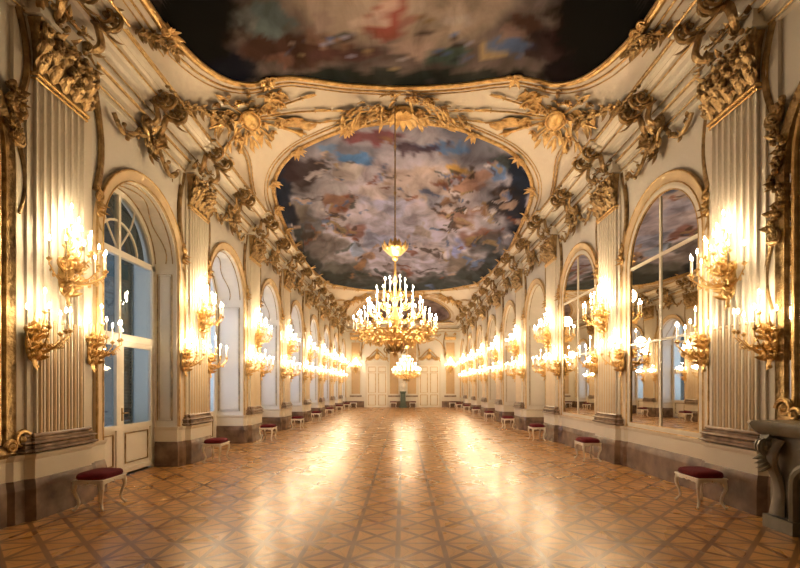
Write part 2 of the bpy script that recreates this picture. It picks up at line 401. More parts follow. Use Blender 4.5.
# ------------------------------------------------------------------ ornament pieces (local: x into room, y along wall, z up)
OX = V((1, 0, 0)); OY = V((0, 1, 0)); OZ = V((0, 0, 1))
def console_bracket(mb, y, x0, z0, s=1., flip=1, m=0):
    """S-shaped volute bracket hugging the cove"""
    pts = []; n = 14
    for i in range(n + 1):
        t = i / n
        pts.append((x0 + s * (.02 + .30 * t + .05 * math.sin(2 * PI * t)), y + flip * .10 * math.sin(PI * t * 1.5) * s, z0 + s * (.42 * t - .03 * math.sin(2 * PI * t))))
    mb.ribbon(pts, OY, [s * (.035 + .03 * math.sin(PI * i / n)) for i in range(n + 1)], s * .03, 8, m)
    mb.scroll((x0 + s * .36, y + .02 * flip, z0 + .33 * s), OX, OZ * 1., .14 * s, 1.4, .028 * s, PI * .75, m)
    for q in (-1, 1): mb.scroll((x0 + s * .34, y + q * .07 * s, z0 + .33 * s), OX, OZ, .11 * s, 1.3, .02 * s, PI * .75, m)
    mb.scroll((x0 + s * .08, y, z0 + .02 * s), OX, -OZ, .07 * s, 1.2, .024 * s, PI / 2, m)
    for q in (-1, 0, 1): mb.leaf((x0 + s * .22, y + q * .03, z0 + .44 * s), (1, q * .5, .25), OZ, .24 * s, .10 * s, -.3, m)
    mb.leaf((x0 + s * .10, y, z0 + .32 * s), (1, 0, -.9), (1, 0, 1), .28 * s, .13 * s, .4, m)
    for q in (-1, 1): mb.leaf((x0 + s * .26, y + q * .04, z0 + .22 * s), (.5, q * .5, -.8), (1, 0, .6), .2 * s, .09 * s, .45, m)
def garland(mb, pts, r=.05, m=0, seed=1, dens=1.):
    rr = random.Random(seed); pts = [V(p) for p in pts]
    mb.tube(pts, r * .4, 5, m)
    for i, p in enumerate(pts[:-1]):
        q = pts[i + 1]; k = max(1, int((q - p).length / (r * .9) * dens))
        for j in range(k):
            c = p.lerp(q, (j + rr.random()) / k) + V((rr.uniform(0, r), rr.uniform(-r, r) * .6, rr.uniform(-r, r) * .8))
            if rr.random() < .55: mb.ball(c, r * rr.uniform(.3, .5), m=m, k=5)
            else:
                d = V((rr.uniform(.1, 1), rr.uniform(-1, 1), rr.uniform(-1, .8))); mb.leaf(c, d, d.orthogonal(), r * rr.uniform(1.1, 1.8), r * .8, .4, m, 3, 5)

# ------------------------------------------------------------------ pilasters
def make_pilaster():
    root = empty('fluted_pilaster', *[wall_loc(0, PIL[2])[0]], cat='pilaster')
    H0, H1 = 1.14, 5.95
    mb = MB(); mb.box(-.02, .055, -.72, .72, .88, 6.64); mb.box(-.02, .09, -.56, .56, .88, 6.64)
    mb.build('backing_strip', M['cream'], root, smooth=False)
    mb = MB(); prof = []
    nf = 7; hw = .46; fw = 2 * hw / (nf + .25)
    prof.append((.05, -hw)); prof.append((.135, -hw))
    for i in range(nf):
        c = -hw + fw * (i + .62); rr = fw * .39
        for j in range(7):
            a = PI * j / 6; prof.append((.135 - rr * .9 * math.sin(a), c - rr * math.cos(a)))
    prof.append((.135, hw)); prof.append((.05, hw))
    mb.rings([[(x, y, z) for x, y in prof] for z in (H0, H1)])
    mb.build('fluted_shaft', M['cream'], root, smooth=False)
    # lower fillings of the flutes (cabling)
    mb = MB()
    for i in range(nf):
        c = -hw + fw * (i + .62); mb.tube([(.118, c, H0), (.118, c, H0 + 1.5)], fw * .20, 6); mb.ball((.118, c, H0 + 1.52), fw * .26, k=6)
    mb.build('flute_cabling', M['honey'], root)
    mb = MB()
    for z0, z1, e in ((.885, .95, .10), (.95, .99, .06), (.99, 1.05, .085), (1.05, 1.08, .045), (1.08, 1.14, .03)):
        for hwid, x in ((.50, .135), (.60, .09)):
            k = 5; rs = []
            for j in range(k + 1):
                a = PI * j / k; q = e * (.35 + .65 * math.sin(a)) if (z1 - z0) > .05 else e
                rs.append([(-.0, -hwid - q, z0 + (z1 - z0) * j / k), (x + q, -hwid - q, z0 + (z1 - z0) * j / k), (x + q, hwid + q, z0 + (z1 - z0) * j / k), (-.0, hwid + q, z0 + (z1 - z0) * j / k)])
            mb.rings(rs)
    mb.build('base_moulding', M['basegrey'], root, smooth=False)
    mb = MB()
    for z, e, r in ((H1 - .03, .16, .03), (H1 - .09, .145, .015)):
        mb.tube([(.02, -.5, z), (e, -.49, z), (e, .49, z), (.02, .5, z)], r, 6)
    for i in range(22): mb.ball((.165, -.47 + .94 * i / 21, H1 - .055), .017, k=5)
    mb.build('necking_bead', M['gold'], root)
    # capital: bell, leaves, volutes, small masks
    mb = MB(); rr = random.Random(3)
    mb.rings([[(-.01, -hh, z), (xx, -hh, z), (xx, hh, z), (-.01, hh, z)] for z, hh, xx in ((H1, .47, .14), (6.2, .47, .15), (6.45, .50, .2), (6.62, .56, .28))])
    for row, (z, n, L, x) in enumerate(((H1 + .02, 5, .30, .15), (H1 + .18, 6, .32, .16), (H1 + .38, 5, .26, .19))):
        for i in range(n):
            y = -.42 + .84 * (i + (0 if n == 5 else 0)) / (n - 1)
            mb.leaf((x, y, z), (.12, y * .15, 1), (1, y * .3, 0), L, .19, .55, k=6)
            mb.ball((x + L * .5, y * 1.08, z + L * .72), rr.uniform(.03, .05), (1, 1, .8), k=6)
            if rr.random() < .6: mb.flower((x + .08, y + rr.uniform(-.08, .08), z + rr.uniform(.1, .2)), (1, rr.uniform(-.4, .4), rr.uniform(-.3, .3)), .08)
            for q in (-1, 1): mb.leaf((x, y + q * .05, z + .05), (.3, q * .6, .8), (1, 0, 0), L * .55, .08, .4, k=3)
    for q in (-1, 1):
        mb.scroll((.24, q * .44, 6.52), V((.6, q * .8, 0)), OZ, .13, 1.5, .032, PI, tail=(.18, q * .15, 6.35))
        mb.scroll((.26, q * .14, 6.50), V((.3, -q, 0)).normalized(), OZ, .09, 1.3, .026, PI, tail=(.18, q * .25, 6.3))
    for y, z in ((0, 6.28), (-.27, 6.46), (.27, 6.46)):       # small cherub masks
        mb.ball((.27, y, z), .075, (.9, .85, 1.15), k=10); mb.ball((.34, y, z - .01), .018, (1, 1, 1.5), k=6)
        for q in (-1, 1):
            mb.ball((.315, y + q * .035, z - .035), .028, k=6); mb.leaf((.25, y + q * .05, z + .02), (.1, q, .3), OX, .14, .08, .2)
        for j in range(5): mb.ball((.26, y - .06 + .03 * j, z + .075 - abs(j - 2) * .012), .028, k=5)
    mb.flower((.30, 0, 6.56), OX, .09)
    for j in range(26):
        y = rr.uniform(-.52, .52); z = rr.uniform(6.35, 6.98); d = V((rr.uniform(.2, .9), rr.uniform(-1, 1), rr.uniform(-.9, .6)))
        mb.leaf((.22, y, z), d, (0, 0, 1), rr.uniform(.14, .26), .10, .5, k=4)
        if j % 3 == 0: mb.ball((.34, y, z), .04, k=6)
    mb.build('gilded_capital', M['oldgilt'], root)
    mb = MB()
    mb.box(-.02, .30, -.60, .60, 6.64, 6.70); mb.box(-.02, .25, -.55, .55, 6.70, 6.92)
    mb.build('impost_block', M['cream'], root, smooth=False)
    for q in (-1, 1):
        mb = MB(); console_bracket(mb, q * .26, .20, 6.80, 1.35, q)
        mb.build('scroll_bracket', M['oldgilt'], root)
    mb = MB()
    for e, z0, z1 in ((.58, 7.22, 7.28), (.66, 7.28, 7.34), (.74, 7.34, 7.42)): mb.rings([[(-.02, -.42 - e * .2, z), (e, -.40 - e * .2, z), (e, .40 + e * .2, z), (-.02, .42 + e * .2, z)] for z in (z0, z1)])
    mb.build('cornice_break', M['cream'], root, smooth=False)
    mb = MB(); mb.tube([(.50, -.56, 7.385), (.755, -.55, 7.385), (.755, .55, 7.385), (.50, .56, 7.385)], .024, 6); mb.build('cornice_bead', M['gilt'], root)
    mb = MB(); console = [(.34, -.30 + .6 * i / 8, 7.0 - .07 * math.sin(PI * i / 8)) for i in range(9)]
    garland(mb, console, .05, seed=5); mb.build('flower_swag', M['oldgilt'], root)
    return root
pil = make_pilaster(); index_kids()
pil['label'] = 'nearest fluted ivory pilaster with dark gilded capital on the left wall'; pil['group'] = 'fluted pilasters on the left wall'
for sd in (0, 1):
    for i, y in enumerate(PILS[sd][2:]):
        lc, rz = wall_loc(sd, y)
        if sd == 0 and i == 0: pil.location = lc; continue
        lab = ('nearest fluted ivory pilaster with dark gilded capital on the right wall, beside the fireplace' if i == 0 else
               '%s fluted pilaster along the %s wall counting away from the camera, gilded capital' % (ORD[i], SIDE[sd]))
        duplicate(pil, lc, rz, lab, 'fluted pilasters on the %s wall' % SIDE[sd])

# ------------------------------------------------------------------ crest over each arch
def make_crest():
    root = empty('gilded_crest', cat='crest')
    for q in (-1, 1):
        mb = MB(); console_bracket(mb, q * .24, .10, 6.74, 1.35, -q); mb.build('scroll_bracket', M['oldgilt'], root)
        mb = MB()
        mb.scroll((.20, q * .26, 6.72), OY * q, OZ, .16, 1.4, .04, -PI / 2, tail=(.10, q * .02, 6.40))
        mb.scroll((.14, q * .12, 6.42), OY * -q, OZ, .10, 1.3, .032, PI / 2, tail=(.2, q * .26, 6.56))
        for j in range(5): mb.leaf((.12, q * (.06 + .06 * j), 6.56 + .04 * j), (.35, q * .8, .3 - .3 * j), OX, .24, .10, .5)
        for j in range(3): mb.leaf((.10, q * .05, 6.40 - .03 * j), (.3, q * .5, -.7 - .3 * j), OX, .22, .10, .4)
        mb.build('rocaille_scroll', M['oldgilt'], root)
        mb = MB(); pts = []
        for i in range(13):
            t = i / 12; pts.append((.10, q * (.30 + .78 * t), 6.62 - .55 * math.sin(PI * t * .62) + .36 * t * t * .9))
        garland(mb, pts, .10, seed=8 + q, dens=1.2); mb.build('flower_garland', M['oldgilt'], root)
    mb = MB(); mb.ball((.12, 0, 6.50), .16, (.45, .8, 1.2), k=12); mb.flower((.20, 0, 6.52), OX, .12); mb.leaf((.1, 0, 6.34), (.1, 0, -1), OX, .3, .14, .2)
    mb.leaf((.16, 0, 6.66), (.3, 0, 1), OX, .25, .16, .5)
    mb.build('cartouche', M['oldgilt'], root)
    # curved gilt ribs from the arch imposts up to the entablature
    for q in (-1, 1):
        mb = MB(); pts = []
        for i in range(15):
            t = i / 14; pts.append((.03, q * (1.42 - .13 * math.sin(PI * t * 1.1) + .02 * t), 4.95 + 1.66 * t))
        mb.ribbon(pts, OY, [.075 - .025 * math.sin(PI * i / 14) for i in range(15)], .05, 8)
        mb.build('curved_rib', M['oldgilt'], root)
        mb = MB(); mb.scroll((.09, q * 1.43, 4.86), OY * q, OZ, .10, 1.4, .030, PI / 2, tail=(.04, q * 1.43, 5.05))
        mb.scroll((.08, q * 1.40, 4.60), OY * -q, -OZ, .07, 1.3, .024, PI / 2, tail=(.07, q * 1.46, 4.78))
        for j in range(4): mb.leaf((.06, q * 1.42, 4.80 - .06 * j), (.4, (-1) ** j * .5, -.8), OX, .2, .09, .5)
        mb.ball((.10, q * 1.42, 4.72), .05, (1, .9, 1.4)); mb.leaf((.06, q * 1.42, 4.5), (.1, 0, -1), OX, .24, .07, .2)
        mb.build('impost_ornament', M['gilt'], root)
    return root
crest = make_crest(); index_kids()
first = True
for sd in (0, 1):
    for k, y in enumerate(BAY[1:9]):
        if k == 0 : continue
        lc, rz = wall_loc(sd, y)
        lab = 'gilded rocaille crest with garlands above the %s arch of the %s wall' % (['', 'nearest', 'second', 'third', 'fourth', 'fifth', 'sixth', 'seventh'][k], SIDE[sd])
        gp = 'gilded crests over the arches of the %s wall' % SIDE[sd]
        if first: crest.location = lc; crest.rotation_euler[2] = rz; crest['label'] = lab; crest['group'] = gp; first = False
        else: duplicate(crest, lc, rz, lab, gp)

# ------------------------------------------------------------------ arches: windows, niche doors, mirrors
def arch_path(r, z0, x, n=24): return [V((x, s_, z)) for s_, z in arch_pts(r, z0, n)]
def jamb_outline(root, q, nd=ND):
    """panel mouldings on a niche reveal"""
    mb = MB(); y = q * (RO - .012); x0, x1 = -nd + .10, -.10
    for z0, z1 in ((1.02, 4.25),):
        mb.tube([(x0, y, z0), (x1, y, z0), (x1, y, z1), (x0, y, z1)], .012, 5, closed=True)
        mb.tube([(x0 + .035, y, z0 + .04), (x1 - .035, y, z0 + .04), (x1 - .035, y, z1 - .04), (x0 + .035, y, z1 - .04)], .006, 5, closed=True)
    return mb
def soffit(mb, x, r=RO - .012, a0=.1, a1=PI - .1, wob=0.):
    mb.tube([(x + wob * math.sin(6 * (a0 + (a1 - a0) * i / 40)), r * math.cos(a0 + (a1 - a0) * i / 40), ZS + r * math.sin(a0 + (a1 - a0) * i / 40)) for i in range(41)], .013, 5)
def surround(root, z0=.88):
    mb = MB(); mb.sweep(arch_path(RO + .02, z0, 0), OX, [(-.0, -.01), (-.0, .035), (-.05, .05), (-.12, .05), (-.17, .075), (-.20, .075), (-.20, -.01)])
    mb.v = [(x, y, z) for x, y, z in mb.v]
    mb.build('arch_moulding', M['honey'], root)
    mb = MB(); mb.tube(arch_path(RO + .03, z0, .045), .013, 5); mb.tube(arch_path(RO + .215, z0, .07), .020, 6)
    mb.build('gilt_edge', M['gilt'], root)
def make_window(ND=ND, shutters=True):
    root = empty('window_1', wall_loc(0, BAY[2])[0])
    surround(root)
    mb = jamb_outline(root, -1, ND); m2 = jamb_outline(root, 1, ND); mb.add(m2.v, m2.f)
    soffit(mb, -.08); soffit(mb, -ND + .06); soffit(mb, -ND * .52, wob=.07)
    mb.build('reveal_panel_moulding', M['oldgilt'], root)
    # fixed frame: outer ring, transoms, centre post
    X = -ND; mb = MB()
    mb.sweep(arch_path(RO - .07, .0, X), OX, [(-.075, -.05), (-.075, .05), (.05, .05), (.05, -.05)])
    mb.box(X - .05, X + .05, -RO, RO, 4.30, 4.42); mb.box(X - .05, X + .06, -RO, RO, 2.66, 2.80)
    mb.box(X - .04, X + .045, -.035, .035, 2.8, 5.5)
    mb.build('window_frame', M['white'], root)
    mb = MB()
    for q in (-1, 1):
        mb.tube([(X, 0, 4.42)] + [(X, q * .55 * math.sin(PI / 2 * i / 8), 4.42 + 1.06 * i / 8 * (1)) for i in range(1, 9)], .02, 5)
    mb.build('fanlight_bar', M['white'], root)
    mb = MB(); mb.sweep(arch_path(.62, 4.42, X + .01, 14), OX, [(-.02, -.02), (-.02, .02), (.02, .02), (.02, -.02)])
    mb.build('fanlight_arc', M['white'], root)
    for q in (-1, 1):
        lf = MB(); a, b = (.0, RO - .08) if q > 0 else (-RO + .08, .0); x0, x1 = X - .02, X + .05
        st = .11
        lf.box(x0, x1, a, a + st, .06, 2.66); lf.box(x0, x1, b - st, b, .06, 2.66)
        lf.box(x0, x1, a + st, b - st, .06, .16); lf.box(x0, x1, a + st, b - st, .92, 1.02); lf.box(x0, x1, a + st, b - st, 2.56, 2.66)
        lf.box(x0, x1 - .03, a + st, b - st, .16, .92)
        o = lf.build('door_leaf', M['white'], root, smooth=False)
        pm = MB(); pm.tube([(x1 - .02, a + st + .08, .25), (x1 - .02, b - st - .08, .25), (x1 - .02, b - st - .08, .84), (x1 - .02, a + st + .08, .84)], .018, 5, closed=True)
        pm.build('raised_panel', M['oldgilt'], o)
        gl = MB(); gl.box(X - .003, X + .003, a + st, b - st, 1.02, 2.56); gl.build('glass_pane', M['glass'], o, smooth=False)
        if q > 0:
            h = MB(); h.tube([(x1, .05, 1.25), (x1 + .05, .05, 1.25), (x1 + .05, .16, 1.25)], .012, 6); h.box(x1, x1 + .01, .03, .075, 1.1, 1.35); h.build('door_handle', M['oldgilt'], o)
        g2 = MB(); g2.box(X - .003, X + .003, min(q * .03, q * RO), max(q * .03, q * RO), 2.8, 4.3)
        g2.build('upper_pane', M['glass'], root, smooth=False)
    g3 = MB(); ap = arch_pts(RO - .1, 4.42, 20, 4.40); g3.rings([[(X + e, s_, z) for s_, z in ap] for e in (-.003, .003)]); g3.build('fanlight_pane', M['glass'], root, smooth=False)
    # outer reveal and louvred shutters
    mb = MB(); ap = arch_pts(RO, 0); xo = X - .42
    for (p, za), (s_, zb) in zip(ap, ap[1:]): mb.quad((X, p, za), (X, s_, zb), (xo, s_, zb), (xo, p, za))
    mb.quad((X, -RO, 0), (X, RO, 0), (xo, RO, 0), (xo, -RO, 0))
    mb.build('outer_reveal', M['white'], root)
    for q, a, b in ((-1, -1.20, -.46), (1, .16, .72)) if shutters else ():
        for z0, z1 in ((1.0, 2.6), (2.78, 4.36)):
            mb = MB(); x = X - .16
            mb.box(x - .02, x + .02, a, a + .05, z0, z1); mb.box(x - .02, x + .02, b - .05, b, z0, z1); mb.box(x - .02, x + .02, a, b, z0, z0 + .06); mb.box(x - .02, x + .02, a, b, z1 - .06, z1)
            n = 22
            for j in range(n):
                z = z0 + .08 + (z1 - z0 - .16) * (j + .5) / n
                mb.add([(x - .025, a + .05, z - .03), (x - .015, a + .05, z - .034), (x + .025, a + .05, z + .03), (x + .015, a + .05, z + .034), (x - .025, b - .05, z - .03), (x - .015, b - .05, z - .034), (x + .025, b - .05, z + .03), (x + .015, b - .05, z + .034)],
                       [(0, 1, 2, 3), (4, 7, 6, 5), (0, 4, 5, 1), (1, 5, 6, 2), (2, 6, 7, 3), (3, 7, 4, 0)])
            mb.build('louvred_shutter', M['shutter'], root, smooth=False)
    if shutters:
        mb = MB(); ap = arch_pts(RO - .1, 4.40, 20, 4.40)[1:-1]; mb.rings([[(X - .16 + e, s_, z) for s_, z in ap] for e in (-.015, .015)]); mb.build('fanlight_dark_infill', M['shutter'], root, smooth=False)  # dark sheet added behind the fanlight to darken it, not a real shutter
    # plain wall outside opposite the window, closed lower part
    return root
def make_niche_door(ND=ND2):
    root = empty('door_1')
    surround(root)
    mb = jamb_outline(root, -1, ND); m2 = jamb_outline(root, 1, ND); mb.add(m2.v, m2.f)
    soffit(mb, -.08); soffit(mb, -ND + .06); mb.build('reveal_panel_moulding', M['oldgilt'], root)
    X = -ND; mb = MB(); ap = arch_pts(RO + .01, 0); mb.rings([[(X - e, s_, z) for s_, z in ap] for e in (0, .04)]); mb.build('door_back', M['white'], root, smooth=False)
    for q in (-1, 1):
        mb = MB(); a, b = (.01, RO - .05) if q > 0 else (-RO + .05, -.01)
        mb.box(X, X + .04, a, b, .02, 3.2); o = mb.build('door_leaf', M['white'], root, smooth=False)
        mb = MB()
        for z0, z1 in ((.2, .95), (1.1, 3.0)): mb.tube([(X + .045, a + .15, z0), (X + .045, b - .15, z0), (X + .045, b - .15, z1), (X + .045, a + .15, z1)], .016, 5, closed=True)
        mb.build('panel_moulding', M['gilt'], o)
    return root
win = make_window(); index_kids(); win['kind'] = 'structure'
wn = 1
win['label'] = 'nearest arched French window on the left wall, with louvred shutters behind its glass'; win['category'] = 'window'
win2 = make_window(ND2, False); win2['kind'] = 'structure'; index_kids()
for k in range(3, 10):
    wn += 1; lc, rz = wall_loc(0, BAY[k]); lab = '%s arched French window along the left wall from the camera' % ORD[k - 2]
    if k == 3: win2.location = lc; win2['label'] = lab; win2['category'] = 'window'; c = win2; c.name = 'window_2'; index_kids()
    else: c = duplicate(win2, lc, rz, lab)
    c.name = 'window_%d' % wn
nd = None
for k in range(4, 10):
    lc, rz = wall_loc(1, BAY[k])
    if nd is None: nd = make_niche_door(); index_kids(); nd.location = lc; nd.rotation_euler[2] = rz; nd['kind'] = 'structure'; nd['category'] = 'door'; nd['label'] = 'arched doorway niche on the right wall, just past the two mirrors'
    else: c = duplicate(nd, lc, rz, '%s arched doorway niche on the right wall past the mirrors' % ORD[k - 4]); c.name = 'door_%d' % (k - 3)

def make_mirror():
    root = empty('arched_mirror', cat='mirror')
    surround(root, .90)
    mb = MB(); ap = arch_pts(RO - .09, .98); mb.rings([[(x, s_, z) for s_, z in ap] for x in (.002, .012)]); mb.build('mirror_glass', M['mirror'], root, smooth=False)
    mb = MB(); mb.sweep(arch_path(RO - .02, .94, .0), OX, [(-.045, 0), (-.045, .035), (.03, .05), (.07, .03), (.07, 0)])
    mb.box(0, .045, -RO + .03, RO - .03, .90, .985)
    mb.build('mirror_frame', M['cream'], root)
    mb = MB(); mb.tube(arch_path(RO - .095, .99, .03), .012, 5); mb.tube([(.03, -RO + .1, .99), (.03, RO - .1, .99)], .012, 5)
    mb.tube([(.05, -RO - .2, .89), (.05, RO + .2, .89)], .012, 5); mb.build('gilt_fillet', M['gilt'], root)
    mb = MB(); mb.box(.008, .03, -.03, .03, .98, 5.46); mb.box(.008, .03, -RO + .09, RO - .09, 2.66, 2.70); mb.box(.008, .03, -RO + .08, RO - .08, 4.30, 4.36)
    mb.build('glazing_bar', M['cream'], root, smooth=False)
    return root
mir = make_mirror(); index_kids()
lc, rz = wall_loc(1, BAY[2]); mir.location = lc; mir.rotation_euler[2] = rz
tag(mir, 'tall arched mirror divided by gilt bars, nearest on the right wall', group='arched mirrors on the right wall')
duplicate(mir, wall_loc(1, BAY[3])[0], PI, 'second tall arched mirror on the right wall, farther and narrower in view', 'arched mirrors on the right wall')

# bays beside the camera: heavy gilt framed panels
def make_big_frame(z0, label, side, name, glassmat, hw=1.30, za=3.75, zb=5.5, fw=1.):
    lc, rz = wall_loc(side, BAY[1]); root = empty(name, lc, rz, cat='mirror'); root['label'] = label
    out = [(-hw, z0)] + [(-hw, 4.6)] + [(-hw * math.cos(PI * i / 16) * (1 + .0), 4.6 + 1.35 * math.sin(PI * i / 16)) for i in range(1, 16)] + [(hw, 4.6), (hw, z0)]
    path = [V((0, s_, z)) for s_, z in out]
    mb = MB(); mb.sweep(path, OX, [(-.10, 0), (-.10, .05), (-.04, .09), (0, .06), (.05, .05), (.06, 0)], closed=True); mb.build('gilt_frame', M['oldgilt'], root)
    mb = MB(); mb.rings([[(x, s_ * .97, z + .03) for s_, z in out] for x in (.002, .012)]); mb.build('mirror_glass', glassmat, root, smooth=False)
    mb = MB()
    inner = [V((.03, p.y * .86, p.z * .985 + .1)) for p in path]; mb.tube(inner, .035, 6, closed=True); mb.build('inner_moulding', M['gilt'], root)
    for q in (-1, 1):
        mb = MB(); rr = random.Random(11)
        for j in range(44):
            z = za + (zb - za) * j / 43; y = q * (hw + .03 + .07 * math.sin(j * .4))
            mb.leaf((.04, y, z), (.30, rr.uniform(-.8, .8), rr.uniform(-1, .2)), OX, rr.uniform(.10, .19), .09, .4)
            mb.ball((.10, y + rr.uniform(-.06, .06), z), rr.uniform(.03, .05), k=6)
        mb.scroll((.08, q * (hw + .1), za), OY * q, OZ, .12, 1.4, .035, PI / 2, tail=(.08, q * (hw + .04), za + .35))
        mb.scroll((.08, q * (hw + .1), 5.35), OY * q, OZ, .16, 1.4, .045, PI / 2, tail=(.08, q * hw, 5.0))
        mb.tube([(.06, q * (hw + .12 + .10 * math.sin(PI * i / 10)), za - .05 - .9 * i / 10) for i in range(11)], [.04 - .002 * i for i in range(11)], 6)
        mb.tube([(.06, q * (hw + .10 + .14 * math.sin(PI * i / 12)), 5.4 + 1.25 * i / 12) for i in range(13)], .05, 6)
        mb.build('foliage_spray', M['oldgilt'], root)
        mb = MB(); mb.scroll((.09, q * 1.2, z0 + .12), OY * q, OZ, .13, 1.3, .035, 0); mb.scroll((.09, q * 1.05, z0 + .05), OY * -q, OZ, .09, 1.3, .028, 0); mb.build('corner_scroll', M['gilt'], root)
    return root
make_big_frame(1.36, 'tall gilt framed overmantel mirror standing above the fireplace', 1, 'overmantel_mirror', M['mirror'])
make_big_frame(.95, 'tall gilt framed mirror at the left edge, nearest the camera', 0, 'wall_mirror', M['mirror'], 1.07, 4.95, 5.6)

# ------------------------------------------------------------------ fireplace
def make_fireplace():
    lc, rz = wall_loc(1, BAY[1]); root = empty('marble_fireplace', lc, rz, cat='fireplace')
    root['label'] = 'carved grey marble fireplace at the right edge under the gilt mirror'
    mb = MB(); out = [(0, -1.32), (.50, -1.32), (.58, -1.16), (.50, -.95), (.50, .95), (.58, 1.16), (.50, 1.32), (0, 1.32)]
    rs = []
    for z, e in ((1.16, -.04), (1.20, .0), (1.24, .03), (1.30, .05), (1.33, .03)): rs.append([(x + (e if x > 0 else 0), y + (e if y > 0 else -e), z) for x, y in out])
    mb.rings(rs); mb.build('mantel_shelf', M['mantel'], root)
    mb = MB()
    n = 16; op = [(-.75, 0)] + [(-.75 * math.cos(PI * i / n), .62 + .26 * math.sin(PI * i / n)) for i in range(n + 1)] + [(.75, 0)]
    for (a, za), (b, zb) in zip(op[1:-1], op[2:-1]): mb.add([(.38, a, za), (.38, b, zb), (.38, b, 1.17), (.38, a, 1.17), (.0, a, za), (0, b, zb), (0, b, 1.17), (0, a, 1.17)], [(0, 1, 2, 3), (4, 7, 6, 5), (0, 4, 5, 1), (2, 6, 7, 3)])
    mb.build('carved_lintel', M['mantel'], root)
    mb = MB(); mb.sweep([(.38, s_, z) for s_, z in op], OX, [(-.10, 0), (-.10, .03), (-.06, .05), (-.02, .04), (.0, 0)]); mb.build('opening_moulding', M['mantel'], root)
    for q in (-1, 1):
        mb = MB(); y0, y1 = sorted((q * .75, q * 1.18)); mb.box(0, .38, y0, y1, .0, 1.17); mb.box(0, .46, y0 - .03, y1 + .03, 0, .16)
        mb.ribbon([(.38 + .09 * math.sin(PI * 2 * i / 12) * (1 - i / 14) + .04, q * 1.02, 1.10 - .92 * i / 12) for i in range(13)], OY, [.13 - .05 * math.sin(PI * i / 12) for i in range(13)], .05, 8)
        mb.build('fireplace_jamb', M['mantel'], root)
        mb = MB(); mb.scroll((.52, q * 1.06, 1.03), OX, OZ, .13, 1.5, .045, PI / 2); mb.scroll((.50, q * 1.16, 1.03), OX, OZ, .11, 1.5, .04, PI / 2)
        for j in range(4): mb.leaf((.45, q * 1.06, .98 - .05 * j), (.6, q * (.3 - .2 * j), -.8), OX, .25, .12, .4)
        mb.build('scroll_corbel', M['mantel'], root)
    mb = MB(); mb.leaf((.42, 0, .9), (0, 0, 1), OX, .28, .25, .2)
    for q in (-1, 1):
        mb.scroll((.42, q * .18, 1.0), OY * q, OZ, .12, 1.3, .03, 0); mb.leaf((.42, q * .25, 1.0), (.1, q, .1), OX, .35, .12, .2)
    mb.build('shell_carving', M['mantel'], root)
    mb = MB(); mb.box(.0, .10, -.75, .75, 0, .9); mb.build('hearth_back', M['dark'], root, smooth=False)
    mb = MB()
    for i in range(7): mb.tube([(.30, -.42 + .14 * i, .05), (.30, -.42 + .14 * i, .40)], .012, 6)
    mb.tube([(.30, -.5, .38), (.30, .5, .38)], .015, 6); mb.tube([(.30, -.5, .1), (.30, .5, .1)], .015, 6)
    for q in (-1, 1): mb.tube([(.34, q * .5, 0.01), (.34, q * .5, .55)], .022, 6); mb.ball((.34, q * .5, .58), .045)
    mb.build('fire_grate', M['dark'], root)
    for ch in kids(root): ch.data.transform(Matrix.Diagonal((1, .90, 1, 1)))
make_fireplace()

# ------------------------------------------------------------------ sconces
def candle_parts(x, y, z, hgt=.22):
    a = MB(); a.lathe([(.004, -.045), (.020, -.03), (.034, -.012), (.036, 0), (.016, .004), (.016, .02), (.011, .02)], (x, y, z), 8)
    c = MB(); c.lathe([(.010, .0), (.0105, hgt), (.004, hgt + .006)], (x, y, z + .015), 6)
    f = MB(); zz = z + .015 + hgt; f.lathe([(.004, .0), (.012, .014), (.014, .028), (.010, .052), (.002, .075)], (x, y, zz), 8)
    return a, c, f
def sconce_geom(big):
    arms = []
    if big:
        z0 = 3.42
        for j in range(7):
            a = -PI / 2 + PI * j / 6; arms.append(((.06, 0, z0 - .12), (.16 + .36 * math.cos(a), .45 * math.sin(a), z0 + .06 + .02 * (j % 2))))
        for j in range(4):
            a = -PI / 2 + PI * (j + .5) / 4; arms.append(((.08, 0, z0 + .05), (.12 + .24 * math.cos(a), .26 * math.sin(a), z0 + .30)))
        for j in range(2): arms.append(((.08, 0, z0 + .2), (.16, (-1) ** j * .10, z0 + .50)))
        arms.append(((.08, 0, z0 + .3), (.13, 0, z0 + .66)))
    else:
        z0 = 2.42
        for j in range(5):
            a = -PI / 2 * .9 + PI * .9 * j / 4; arms.append(((.05, 0, z0 - .15), (.14 + .34 * math.cos(a), .28 * math.sin(a), z0 + .08 + .03 * (j % 2))))
        arms.append(((.06, 0, z0 + .0), (.20, 0, z0 + .34)))
    return z0, arms
